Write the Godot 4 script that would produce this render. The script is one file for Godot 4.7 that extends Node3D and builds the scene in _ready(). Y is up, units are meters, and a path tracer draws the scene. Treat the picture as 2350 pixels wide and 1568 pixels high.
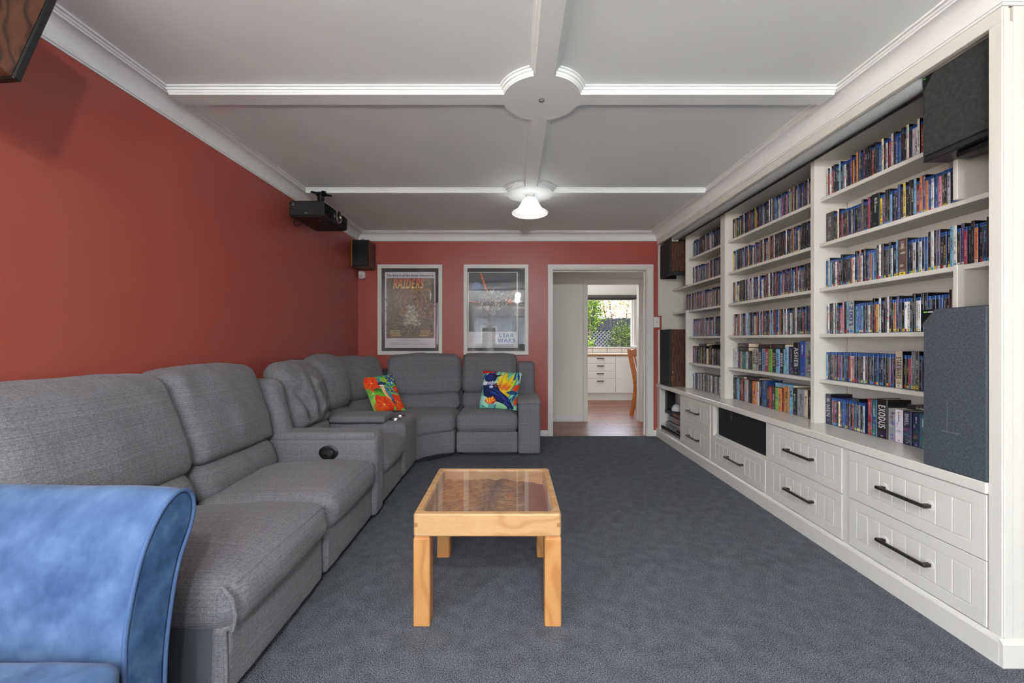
extends Node3D

# ---------------------------------------------------------------- mesh builder
class MB:
	var v := PackedVector3Array()
	var n := PackedVector3Array()
	var t := PackedVector2Array()
	var c := PackedColorArray()
	var ix := PackedInt32Array()
	var tint := Color.WHITE

	func put(p: Vector3, q: Vector3, uv: Vector2) -> int:
		v.append(p); n.append(q); t.append(uv); c.append(tint)
		return v.size() - 1

	# a flat convex face, turned so that it looks along the hint; corner uvs optional
	func face(p: Array, hint: Vector3, uv: Array = []) -> void:
		var nn := Vector3.ZERO
		for i in p.size():
			nn += (p[i] - p[0]).cross(p[(i + 1) % p.size()] - p[0])
		if nn.length_squared() < 1e-18:
			return
		nn = nn.normalized()
		var flip: bool = nn.dot(hint) < 0.0
		if flip:
			nn = -nn
		var b := v.size()
		for i in p.size():
			put(p[i], nn, uv[i] if uv.size() else Vector2(p[i].x + p[i].z, p[i].y))
		for i in range(1, p.size() - 1):
			if flip:
				ix.append_array([b, b + i, b + i + 1])
			else:
				ix.append_array([b, b + i + 1, b + i])

	# box given by two corners with chamfered edges; x lets a transform place it
	func box(lo: Vector3, hi: Vector3, bev := 0.0, x := Transform3D()) -> void:
		var m := (lo + hi) * 0.5
		var h := (hi - lo) * 0.5
		h = h.abs()
		bev = minf(bev, minf(h.x, minf(h.y, h.z)) * 0.9)
		var at := func(s: Vector3, ax: int) -> Vector3:
			var q := Vector3(s.x * (h.x - bev), s.y * (h.y - bev), s.z * (h.z - bev))
			q[ax] = s[ax] * h[ax]
			return x * (m + q)
		for ax in 3:
			var u := (ax + 1) % 3
			var w := (ax + 2) % 3
			for sg in [-1.0, 1.0]:
				var ps := []
				for k in [[-1.0, -1.0], [1.0, -1.0], [1.0, 1.0], [-1.0, 1.0]]:
					var s := Vector3.ZERO
					s[ax] = sg; s[u] = k[0]; s[w] = k[1]
					ps.append(at.call(s, ax))
				var nh := Vector3.ZERO
				nh[ax] = sg
				face(ps, x.basis * nh)
			if bev > 0.0:
				for a in [-1.0, 1.0]:
					for b in [-1.0, 1.0]:
						var s0 := Vector3.ZERO
						var s1 := Vector3.ZERO
						s0[u] = a; s0[w] = b; s1[u] = a; s1[w] = b
						s0[ax] = -1.0; s1[ax] = 1.0
						var nh := Vector3.ZERO
						nh[u] = a; nh[w] = b
						face([at.call(s0, u), at.call(s1, u), at.call(s1, w), at.call(s0, w)], x.basis * nh)
		if bev > 0.0:
			for a in [-1.0, 1.0]:
				for b in [-1.0, 1.0]:
					for d in [-1.0, 1.0]:
						var s := Vector3(a, b, d)
						face([at.call(s, 0), at.call(s, 1), at.call(s, 2)], x.basis * s)

	# polygon (in the plane of axes a, b at offset along e) pushed out along e
	func prism(poly: PackedVector2Array, o: Vector3, a: Vector3, b: Vector3, e: Vector3, caps := true) -> void:
		var k := poly.size()
		var area := 0.0
		for i in k:
			area += poly[i].cross(poly[(i + 1) % k])
		var sg := signf(area)
		for i in k:
			var p := poly[i]
			var q := poly[(i + 1) % k]
			var d := (q - p)
			var out := Vector2(d.y, -d.x) * sg
			face([o + a * p.x + b * p.y, o + a * q.x + b * q.y, o + a * q.x + b * q.y + e, o + a * p.x + b * p.y + e], a * out.x + b * out.y)
		if caps:
			var tr := Geometry2D.triangulate_polygon(poly)
			for i in range(0, tr.size(), 3):
				var t3 := []
				for j in 3:
					var p: Vector2 = poly[tr[i + j]]
					t3.append(o + a * p.x + b * p.y)
				face(t3, -e)
				face([t3[0] + e, t3[1] + e, t3[2] + e], e)

	# welded smooth surface from rows of points; inside is a point within it
	func grid(rows: Array, close_u := false, inside = null, open_flip := false) -> void:
		var nr := rows.size()
		var nc: int = rows[0].size()
		var b := v.size()
		var nn := PackedVector3Array()
		nn.resize(nr * nc)
		var tris := []
		var last := nc if close_u else nc - 1
		for i in nr - 1:
			for j in last:
				var j2 := (j + 1) % nc
				tris.append([i * nc + j, i * nc + j2, (i + 1) * nc + j2])
				tris.append([i * nc + j, (i + 1) * nc + j2, (i + 1) * nc + j])
		var vote := 0.0
		for q in tris:
			var p0: Vector3 = rows[q[0] / nc][q[0] % nc]
			var p1: Vector3 = rows[q[1] / nc][q[1] % nc]
			var p2: Vector3 = rows[q[2] / nc][q[2] % nc]
			var w := (p1 - p0).cross(p2 - p0)
			if inside != null:
				vote += w.dot((p0 + p1 + p2) / 3.0 - inside)
			for k in q:
				nn[k] += w
		var flip := vote < 0.0 if inside != null else open_flip
		for i in nr:
			for j in nc:
				var q := nn[i * nc + j].normalized()
				put(rows[i][j], -q if flip else q, Vector2(float(j) / maxf(last, 1), float(i) / maxf(nr - 1, 1)))
		for q in tris:
			if flip:
				ix.append_array([b + q[0], b + q[1], b + q[2]])
			else:
				ix.append_array([b + q[0], b + q[2], b + q[1]])

	# profile of (radius, along) turned about an axis
	func lathe(prof: PackedVector2Array, o: Vector3, axis: Vector3, segs := 24, hard := false) -> void:
		axis = axis.normalized()
		var s := axis.cross(Vector3.RIGHT if absf(axis.x) < 0.8 else Vector3.UP).normalized()
		var w := axis.cross(s)
		var rows := []
		for p in prof:
			var r := PackedVector3Array()
			for k in segs:
				var an := TAU * k / segs
				r.append(o + axis * p.y + (s * cos(an) + w * sin(an)) * maxf(p.x, 1e-5))
			rows.append(r)
		if hard:
			for i in rows.size() - 1:
				for k in segs:
					var k2 := (k + 1) % segs
					var mid: Vector3 = (rows[i][k] + rows[i + 1][k2]) * 0.5
					var d := prof[i + 1] - prof[i]
					var rad := (mid - o) - axis * (mid - o).dot(axis)
					face([rows[i][k], rows[i][k2], rows[i + 1][k2], rows[i + 1][k]], rad.normalized() * d.y - axis * d.x)
		else:
			var area := 0.0
			for i in prof.size() - 1:
				area += (prof[i].x + prof[i + 1].x) * (prof[i + 1].y - prof[i].y)
			grid(rows, true, null, false)
			if prof.size() > 1:
				fix_last(rows, o, axis, prof, segs)

	# turn the lathe just added so that its side looks out
	func fix_last(rows: Array, o: Vector3, axis: Vector3, prof: PackedVector2Array, segs: int) -> void:
		var b := v.size() - rows.size() * segs
		var vote := 0.0
		for i in rows.size():
			var a := maxi(i - 1, 0)
			var z := mini(i + 1, rows.size() - 1)
			var d := prof[z] - prof[a]
			for k in segs:
				var p := v[b + i * segs + k]
				var rad := (p - o) - axis * (p - o).dot(axis)
				vote += n[b + i * segs + k].dot(rad.normalized() * d.y - axis * d.x)
		if vote < 0.0:
			for i in rows.size() * segs:
				n[b + i] = -n[b + i]
			for i in range(ix.size() - (rows.size() - 1) * segs * 6, ix.size(), 3):
				var q := ix[i + 1]
				ix[i + 1] = ix[i + 2]
				ix[i + 2] = q

	func tube(path: Array, r: float, segs := 8) -> void:
		var rows := []
		var up := Vector3(0.31, 0.9, 0.21).normalized()
		for i in path.size():
			var d: Vector3 = (path[mini(i + 1, path.size() - 1)] - path[maxi(i - 1, 0)]).normalized()
			var s := d.cross(up).normalized()
			var w := s.cross(d).normalized()
			up = w
			var row := PackedVector3Array()
			for k in segs:
				var an := TAU * k / segs
				row.append(path[i] + (s * cos(an) + w * sin(an)) * r)
			rows.append(row)
		var m: Vector3 = path[path.size() / 2]
		# orientation from the first ring
		var b := v.size()
		grid(rows, true)
		if n[b].dot(v[b] - path[0]) < 0.0:
			for i in range(b, v.size()):
				n[i] = -n[i]
			for i in range(ix.size() - (rows.size() - 1) * segs * 6, ix.size(), 3):
				var q := ix[i + 1]
				ix[i + 1] = ix[i + 2]
				ix[i + 2] = q
		face(Array(rows[0]), path[0] - path[1])
		face(Array(rows[-1]), path[-1] - path[-2])

	# soft box: half size h, corner radius r, k steps along each axis, f moves every point
	func soft(h: Vector3, r: float, k: Vector3i, f: Callable, m := 4) -> void:
		var cs := []
		for ax in 3:
			var l := []
			for i in m:
				l.append(-h[ax] + r - r * tan(PI / 4 * (1.0 - float(i) / m)))
			for i in k[ax] + 1:
				l.append(lerpf(-h[ax] + r, h[ax] - r, float(i) / k[ax]))
			for i in m:
				l.append(h[ax] - r + r * tan(PI / 4 * float(i + 1) / m))
			cs.append(l)
		var seen := {}
		var b := v.size()
		var tris := []
		var inner := h - Vector3(r, r, r)
		for ax in 3:
			var u := (ax + 1) % 3
			var w := (ax + 2) % 3
			for side in 2:
				var nu: int = cs[u].size()
				var nw: int = cs[w].size()
				var ids := []
				for i in nu:
					for j in nw:
						var q := Vector3i.ZERO
						q[ax] = side * (cs[ax].size() - 1); q[u] = i; q[w] = j
						if not seen.has(q):
							var p := Vector3(cs[0][q.x], cs[1][q.y], cs[2][q.z])
							var e := p.clamp(-inner, inner)
							p = e + (p - e).normalized() * r
							seen[q] = put(f.call(p), Vector3.ZERO, Vector2(p[u], p[w]))
						ids.append(seen[q])
				for i in nu - 1:
					for j in nw - 1:
						var a: int = ids[i * nw + j]
						var d: int = ids[(i + 1) * nw + j]
						var e2: int = ids[(i + 1) * nw + j + 1]
						var g: int = ids[i * nw + j + 1]
						if side == 1:
							tris.append_array([a, d, e2, a, e2, g])
						else:
							tris.append_array([a, e2, d, a, g, e2])
		# a mirroring f would turn it inside out
		var vol := 0.0
		var mid := v[b]
		for i in range(0, tris.size(), 3):
			vol += (v[tris[i]] - mid).dot((v[tris[i + 1]] - mid).cross(v[tris[i + 2]] - mid))
		for i in range(0, tris.size(), 3):
			var p := [tris[i], tris[i + 1], tris[i + 2]]
			if vol < 0.0:
				p = [tris[i], tris[i + 2], tris[i + 1]]
			var q := (v[p[1]] - v[p[0]]).cross(v[p[2]] - v[p[0]])
			for j in 3:
				n[p[j]] += q
			ix.append_array([p[0], p[2], p[1]])
		for i in range(b, v.size()):
			n[i] = n[i].normalized()

	func add_to(mesh: ArrayMesh, mat: Material, shift := Vector3.ZERO) -> void:
		if v.is_empty():
			return
		var a := []
		a.resize(Mesh.ARRAY_MAX)
		var w := v.duplicate()
		if shift != Vector3.ZERO:
			for i in w.size():
				w[i] -= shift
		a[Mesh.ARRAY_VERTEX] = w
		a[Mesh.ARRAY_NORMAL] = n
		a[Mesh.ARRAY_TEX_UV] = t
		a[Mesh.ARRAY_COLOR] = c
		a[Mesh.ARRAY_INDEX] = ix
		mesh.add_surface_from_arrays(Mesh.PRIMITIVE_TRIANGLES, a)
		mesh.surface_set_material(mesh.get_surface_count() - 1, mat)

# ---------------------------------------------------------------- scene bookkeeping
var used := {}
var M := {}
var T := {}
var spine_mat: StandardMaterial3D
var rng := RandomNumberGenerator.new()

func numbered(s: String) -> String:
	used[s] = used.get(s, -1) + 1
	return s if used[s] == 0 else "%s_%03d" % [s, used[s]]

func tag(o: Node3D, label: String, category: String, group := "", kind := "") -> Node3D:
	o.set_meta("label", label)
	o.set_meta("category", category)
	if group:
		o.set_meta("group", group)
	if kind:
		o.set_meta("kind", kind)
	return o

func thing(called: String, label: String, category: String, at: Vector3, group := "") -> Node3D:
	var o := Node3D.new()
	o.name = numbered(called)
	o.position = at
	add_child(o, true)
	tag(o, label, category, group)
	return o

# one mesh instance; built in world coordinates, stored relative to its thing
func obj(called: String, mb: MB, mat: Material, parent: Node3D = null) -> MeshInstance3D:
	var o := MeshInstance3D.new()
	var mesh := ArrayMesh.new()
	var shift := Vector3.ZERO
	var q: Node3D = parent
	while q != null and q != self:
		shift += q.position
		q = q.get_parent() as Node3D
	if parent == null:
		var box := AABB(mb.v[0], Vector3.ZERO)
		for p in mb.v:
			box = box.expand(p)
		shift = Vector3(box.get_center().x, box.position.y, box.get_center().z)
		o.position = shift
	mb.add_to(mesh, mat, shift)
	o.mesh = mesh
	if parent == null:
		o.name = numbered(called)
		add_child(o, true)
	else:
		var k := 0
		var nm := called
		while parent.has_node(nm):
			k += 1
			nm = "%s_%03d" % [called, k]
		o.name = nm
		parent.add_child(o, true)
	return o

func struct(called: String, mb: MB, mat: Material) -> MeshInstance3D:
	var o := obj(called, mb, mat)
	o.set_meta("kind", "structure")
	return o

func bx(lo: Vector3, hi: Vector3, bev := 0.0) -> MB:
	var m := MB.new()
	m.box(lo, hi, bev)
	return m

# ---------------------------------------------------------------- materials and pictures
func mat(c: Color, rough := 0.6, metal := 0.0) -> StandardMaterial3D:
	var m := StandardMaterial3D.new()
	m.albedo_color = c
	m.roughness = rough
	m.metallic = metal
	return m

func tri_mat(c: Color, tex: Texture2D, scale: float, rough := 0.8, world := true) -> StandardMaterial3D:
	var m := mat(c, rough)
	m.albedo_texture = tex
	m.uv1_triplanar = true
	m.uv1_world_triplanar = world
	m.uv1_triplanar_sharpness = 4.0
	m.uv1_scale = Vector3.ONE * scale
	return m

func tex_of(im: Image) -> ImageTexture:
	return ImageTexture.create_from_image(im)

func noise(freq: float, seed_: int, oct := 3, type := FastNoiseLite.TYPE_SIMPLEX_SMOOTH) -> FastNoiseLite:
	var n := FastNoiseLite.new()
	n.noise_type = type
	n.frequency = freq
	n.seed = seed_
	n.fractal_octaves = oct
	return n

# grey picture from a callable of (x, y) -> Color
func paint(w: int, h: int, f: Callable) -> Image:
	var im := Image.create_empty(w, h, false, Image.FORMAT_RGB8)
	for y in h:
		for x in w:
			im.set_pixel(x, y, f.call(x, y))
	return im

func seamless(n: FastNoiseLite, w: int, h: int) -> Image:
	return n.get_seamless_image(w, h, false, false, 0.12)

func poly_fill(im: Image, p: PackedVector2Array, c: Color) -> void:
	var lo := INF
	var hi := -INF
	for q in p:
		lo = minf(lo, q.y); hi = maxf(hi, q.y)
	for y in range(maxi(0, int(lo)), mini(im.get_height(), int(hi) + 1)):
		var xs := []
		var yy := y + 0.5
		for i in p.size():
			var a := p[i]
			var b := p[(i + 1) % p.size()]
			if (a.y <= yy) != (b.y <= yy):
				xs.append(a.x + (yy - a.y) / (b.y - a.y) * (b.x - a.x))
		xs.sort()
		for i in range(0, xs.size() - 1, 2):
			var x0 := int(round(xs[i]))
			var x1 := int(round(xs[i + 1]))
			if x1 > x0:
				im.fill_rect(Rect2i(x0, y, x1 - x0, 1), c)

func blob(im: Image, c: Vector2, r: Vector2, col: Color, turn := 0.0) -> void:
	var p := PackedVector2Array()
	for i in 28:
		var a := TAU * i / 28
		p.append(c + (Vector2(cos(a) * r.x, sin(a) * r.y)).rotated(turn))
	poly_fill(im, p, col)

func leaf(im: Image, a: Vector2, b: Vector2, w: float, col: Color) -> void:
	var d := (b - a)
	var s := Vector2(-d.y, d.x).normalized() * w
	poly_fill(im, PackedVector2Array([a, a + d * 0.25 + s * 0.8, a + d * 0.5 + s, a + d * 0.8 + s * 0.5, b, a + d * 0.8 - s * 0.5, a + d * 0.5 - s, a + d * 0.25 - s * 0.8]), col)

# lettering drawn into a picture: fits the text into a rectangle; turned: reads from top to bottom
func letters(im: Image, text: String, r: Rect2, col: Color, turned := false, serif := false, slant := 0.0, col2 = null) -> void:
	var tm := TextMesh.new()
	var f := SystemFont.new()
	f.font_names = PackedStringArray(["Droid Serif" if serif else "Droid Sans"])
	f.font_weight = 700
	tm.font = f
	tm.text = text
	tm.depth = 0.0
	tm.font_size = 32
	tm.pixel_size = 0.01
	tm.curve_step = 4.0
	var a: Array = tm.get_mesh_arrays()
	var vs: PackedVector3Array = a[0]
	var lo := Vector2(INF, INF)
	var hi := -lo
	var ps := PackedVector2Array()
	for p in vs:
		var q := Vector2(p.x + p.y * slant, -p.y)
		ps.append(q)
		lo = lo.min(q); hi = hi.max(q)
	var k := hi - lo
	for i in range(0, ps.size(), 3):
		var t3 := PackedVector2Array()
		for j in 3:
			var q := (ps[i + j] - lo) / k
			if turned:
				t3.append(r.position + Vector2((1.0 - q.y) * r.size.x, q.x * r.size.y))
			else:
				t3.append(r.position + q * r.size)
		var c2 := col
		if col2 != null:
			c2 = col.lerp(col2, clampf(((t3[0].y + t3[1].y + t3[2].y) / 3.0 - r.position.y) / r.size.y, 0, 1))
		poly_fill(im, t3, c2)

# ---------------------------------------------------------------- the scene
func _ready() -> void:
	rng.seed = 4711
	# camera: level, lens a little lower than the horizon
	var cam := Camera3D.new()
	cam.name = "camera"
	cam.position = Vector3(0, 1.17, 0)
	cam.projection = Camera3D.PROJECTION_FRUSTUM
	cam.near = 0.05
	cam.far = 300.0
	cam.size = 2.0 * 0.05 * 784.0 / 940.0
	cam.frustum_offset = Vector2(0, -4.0 * 0.05 / 940.0)
	add_child(cam)
	cam.current = true
	# sky, exposure
	var env := Environment.new()
	env.background_mode = Environment.BG_SKY
	var sky := Sky.new()
	var sm := ProceduralSkyMaterial.new()
	sm.sky_top_color = Color(0.80, 0.85, 0.93)
	sm.sky_horizon_color = Color(0.95, 0.96, 0.97)
	sm.ground_horizon_color = Color(0.55, 0.56, 0.55)
	sm.ground_bottom_color = Color(0.35, 0.36, 0.34)
	sm.sky_energy_multiplier = 2.5
	sm.ground_energy_multiplier = 1.6
	sky.sky_material = sm
	env.sky = sky
	env.tonemap_mode = Environment.TONE_MAPPER_LINEAR
	env.tonemap_exposure = 1.92
	env.sdfgi_enabled = true
	env.ssao_enabled = true
	env.ssil_enabled = true
	var we := WorldEnvironment.new()
	we.name = "world"
	we.environment = env
	add_child(we)
	# sun high over the roof from the right
	var sun := DirectionalLight3D.new()
	sun.name = "sun"
	sun.light_color = Color(1.0, 0.95, 0.86)
	sun.light_energy = 12.0
	sun.light_angular_distance = 0.6
	sun.shadow_enabled = true
	add_child(sun)
	sun.look_at_from_position(Vector3(0.45, 1.25, 0.60) * 10.0, Vector3.ZERO)

	pictures()
	surfaces()
	shell()
	ceiling_work()
	kitchen()
	garden()
	bookcase()
	sofa()
	armchair()
	coffee_table()
	lamps()
	wall_things()
	speakers()
	electronics()
	discs_and_books()

func lamp_light(at: Vector3, energy: float, size: float, col := Color(0.97, 0.985, 1.0)) -> void:
	var l := OmniLight3D.new()
	l.name = numbered("bulb_light")
	l.position = at
	l.light_energy = energy
	l.light_color = col
	l.light_size = size
	l.omni_range = 14.0
	l.omni_attenuation = 2.0
	l.shadow_enabled = true
	add_child(l, true)

func wood_image(w: int, h: int, a: Color, b: Color, seed_: int, rings := 7.0) -> Image:
	var n1 := noise(1.0, seed_, 2)
	var n2 := noise(1.0, seed_ + 5, 2)
	return paint(w, h, func(x, y):
		var u := sin(TAU * x / w) * 0.5
		var u2 := cos(TAU * x / w) * 0.5
		var f := n1.get_noise_3d(u * 0.55, u2 * 0.55, y * 4.0 / h)
		var ring := 0.5 + 0.5 * sin((f * 1.1 + float(y) / h * rings) * TAU)
		var fine := n2.get_noise_3d(u * 5.0, u2 * 5.0, y * 110.0 / h) * 0.5 + 0.5
		return a.lerp(b, clampf(pow(ring, 3.0) * 0.75 + fine * 0.5, 0, 1)))

func pictures() -> void:
	# woven cloth
	var nf := noise(1.0, 3, 1)
	var weave := Image.create_empty(384, 384, false, Image.FORMAT_RGB8)
	var bump := Image.create_empty(384, 384, false, Image.FORMAT_RGB8)
	for y in 384:
		for x in 384:
			var row := y / 3
			var cl := x / 3
			var over := (row + cl) % 2 == 0
			var h := nf.get_noise_2d(x * 0.035, row * 9.7) if over else nf.get_noise_2d(cl * 9.3 + 500.0, y * 0.035)
			var g := clampf(0.80 + h * 0.17 + nf.get_noise_2d(row * 7.1, 90.0) * 0.09 + nf.get_noise_2d(cl * 7.7, 190.0) * 0.05, 0.3, 1.0)
			weave.set_pixel(x, y, Color(g, g, g))
			var bb := (0.75 if over else 0.35) + h * 0.2
			bump.set_pixel(x, y, Color(bb, bb, bb))
	T.weave = tex_of(weave)
	T.weave_bump = tex_of(bump)
	# carpet pile
	var p1 := seamless(noise(0.16, 11, 2), 512, 512)
	var p2 := seamless(noise(0.42, 17, 1), 512, 512)
	var p3 := seamless(noise(0.012, 19, 3), 512, 512)
	var pile := paint(512, 512, func(x, y):
		var g: float = 0.60 + (p1.get_pixel(x, y).r - 0.5) * 0.30 + (p2.get_pixel(x, y).r - 0.5) * 0.95 + (p3.get_pixel(x, y).r - 0.5) * 0.10
		g = clampf(g, 0.12, 1.0)
		return Color(g, g, g))
	T.pile = tex_of(pile)
	# blotchy suede
	var s1 := seamless(noise(0.012, 23, 4), 384, 384)
	var s2 := seamless(noise(0.05, 29, 2), 384, 384)
	var suede := paint(384, 384, func(x, y):
		var g: float = clampf(0.5 + (s1.get_pixel(x, y).r - 0.5) * 1.1 + (s2.get_pixel(x, y).r - 0.5) * 0.25, 0, 1)
		return Color(0.225, 0.32, 0.465).lerp(Color(0.37, 0.475, 0.62), g))
	T.suede = tex_of(suede)
	# soft worn tone for the sofa cloth
	T.wear = tex_of(paint(256, 256, func(x, y):
		var g: float = 0.80 + s1.get_pixel(x, y).r * 0.2
		return Color(g, g, g * 1.0)))
	T.oak = tex_of(wood_image(512, 256, Color(0.80, 0.64, 0.45), Color(0.71, 0.53, 0.34), 31, 8.0))
	T.tray = tex_of(wood_image(512, 512, Color(0.62, 0.38, 0.20), Color(0.40, 0.21, 0.10), 37, 6.0))
	T.walnut = tex_of(wood_image(256, 256, Color(0.42, 0.27, 0.18), Color(0.22, 0.13, 0.09), 41, 9.0))
	T.chair = tex_of(wood_image(256, 128, Color(0.72, 0.42, 0.16), Color(0.60, 0.32, 0.10), 43, 4.0))
	var ov := wood_image(512, 256, Color(0.79, 0.58, 0.36), Color(0.71, 0.48, 0.27), 32, 7.0)
	ov.rotate_90(CLOCKWISE)
	T.oakv = tex_of(ov)
	var wv := wood_image(256, 256, Color(0.42, 0.27, 0.18), Color(0.22, 0.13, 0.09), 42, 9.0)
	wv.rotate_90(CLOCKWISE)
	T.walnutv = tex_of(wv)
	T.grain = tex_of(wood_image(256, 256, Color(1, 1, 1), Color(0.78, 0.74, 0.72), 47, 6.0))
	# faint roller stipple for the painted walls
	T.stipple = tex_of(seamless(noise(0.3, 53, 2), 256, 256))
	T.dust = tex_of(paint(256, 256, func(x, y):
		var g: float = 0.75 + (s2.get_pixel(x, y).r - 0.5) * 0.3 + (p2.get_pixel(x, y).r - 0.5) * 0.55
		return Color(g, g, g)))

func surfaces() -> void:
	M.red = tri_mat(Color(0.66, 0.315, 0.27), T.dust, 0.9, 0.36)
	M.red.albedo_texture = null
	M.red.heightmap_enabled = true
	M.red.heightmap_texture = T.stipple
	M.red.heightmap_scale = 0.02
	M.red.uv1_scale = Vector3.ONE * 3.0
	M.white = mat(Color(0.91, 0.895, 0.865), 0.45)
	M.greige = mat(Color(0.62, 0.60, 0.57), 0.6)
	M.ceil = mat(Color(0.935, 0.955, 0.95), 0.7)
	M.trim = mat(Color(0.90, 0.90, 0.90), 0.45)
	M.cab = mat(Color(0.845, 0.835, 0.80), 0.38)
	M.top = tri_mat(Color(0.86, 0.845, 0.81), T.grain, 1.6, 0.22)
	M.top.albedo_texture = null
	M.carpet = tri_mat(Color(0.62, 0.635, 0.67), T.pile, 1.5, 0.95)
	M.carpet.heightmap_enabled = true
	M.carpet.heightmap_texture = T.pile
	M.carpet.heightmap_scale = 0.15
	M.carpet.metallic_specular = 0.1
	M.cloth = tri_mat(Color(0.57, 0.565, 0.58), T.weave, 5.2, 0.95)
	M.cloth.heightmap_enabled = true
	M.cloth.heightmap_texture = T.weave_bump
	M.cloth.heightmap_scale = 0.04
	M.cloth.metallic_specular = 0.15
	M.cloth.rim_enabled = true
	M.cloth.rim = 0.35
	M.under = mat(Color(0.30, 0.31, 0.34), 0.9)
	M.suede = tri_mat(Color(1, 1, 1), T.suede, 1.5, 0.9)
	M.suede.rim_enabled = true
	M.suede.rim = 0.3
	M.suede.metallic_specular = 0.12
	M.suede_deep = tri_mat(Color(0.93, 0.97, 1.0), T.suede, 1.9, 0.9)  # darker copy of suede: shade on the panel put into the tint, less fading
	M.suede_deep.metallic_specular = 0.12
	M.piping = mat(Color(0.27, 0.37, 0.53), 0.85)
	M.oak = tri_mat(Color(1, 1, 1), T.oak, 1.6, 0.38)
	M.tray = tri_mat(Color(1, 1, 1), T.tray, 2.2, 0.5)
	M.walnut = tri_mat(Color(1, 1, 1), T.walnut, 3.2, 0.45)
	M.walnut.uv1_offset = Vector3(0.2, 0.1, 0.4)
	M.chair = tri_mat(Color(1, 1, 1), T.chair, 2.5, 0.35)
	M.black = mat(Color(0.045, 0.045, 0.05), 0.45)
	M.blackm = tri_mat(Color(0.25, 0.265, 0.26), T.dust, 3.0, 0.85)
	M.grille = tri_mat(Color(0.34, 0.375, 0.405), T.dust, 7.0, 0.9)
	M.dark = mat(Color(0.10, 0.10, 0.11), 0.6)
	M.bronze = mat(Color(0.23, 0.21, 0.20), 0.38, 0.55)
	M.chrome = mat(Color(0.8, 0.8, 0.82), 0.18, 1.0)
	M.silver = mat(Color(0.50, 0.51, 0.54), 0.35, 0.6)
	M.plastic = mat(Color(0.88, 0.88, 0.87), 0.4)
	M.glass = mat(Color(1, 1, 1, 0.04), 0.03)
	M.glass.metallic_specular = 0.5
	M.win = mat(Color(1, 1, 1, 0.02), 0.02)
	M.win.metallic_specular = 0.22
	M.win.transparency = BaseMaterial3D.TRANSPARENCY_ALPHA
	M.glass.transparency = BaseMaterial3D.TRANSPARENCY_ALPHA
	M.frame = mat(Color(0.88, 0.875, 0.85), 0.4)
	M.mount = mat(Color(0.20, 0.20, 0.205), 0.8)
	M.paper = mat(Color(0.80, 0.68, 0.48), 0.9)
	M.page = mat(Color(0.86, 0.80, 0.68), 0.95)
	M.rosette = mat(Color(0.88, 0.87, 0.84), 0.2)
	M.leaf = mat(Color(0.42, 0.44, 0.35), 0.9)
	M.leaf.metallic_specular = 0.15
	M.leaf.vertex_color_use_as_albedo = true
	M.leaf.backlight_enabled = true
	M.leaf.backlight = Color(0.35, 0.35, 0.35)
	M.bloom = M.leaf.duplicate()
	M.bloom.albedo_color = Color(0.72, 0.70, 0.68)
	M.lampglass = mat(Color(0.93, 0.93, 0.93), 0.35)
	M.lampglass.emission_enabled = true
	M.lampglass.emission = Color(1, 0.99, 0.97)
	M.lampglass.emission_energy_multiplier = 0.10
	M.lampglass.backlight_enabled = true
	M.lampglass.backlight = Color(0.8, 0.8, 0.8)
	M.bulb = mat(Color(1, 1, 1), 0.4)
	M.bulb.emission_enabled = true
	M.bulb.emission = Color(1, 0.97, 0.9)
	M.bulb.emission_energy_multiplier = 2.5
	M.legw = tri_mat(Color(1, 1, 1), T.oakv, 1.6, 0.38)
	M.walnutv = tri_mat(Color(1, 1, 1), T.walnutv, 3.2, 0.45)
	M.walnutv.uv1_offset = Vector3(0.2, 0.1, 0.4)

# ---------------------------------------------------------------- room shell
const WL := -1.869      # left wall
const WF := -4.976      # far wall
const FX := 1.76        # face of the built-in cupboards
const CH := 2.476       # ceiling
const ND := -1.4706     # near end of the built-in cupboards
const WB := 2.90        # back wall behind the camera
const WR := 3.30        # right wall of the part behind the camera

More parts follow.
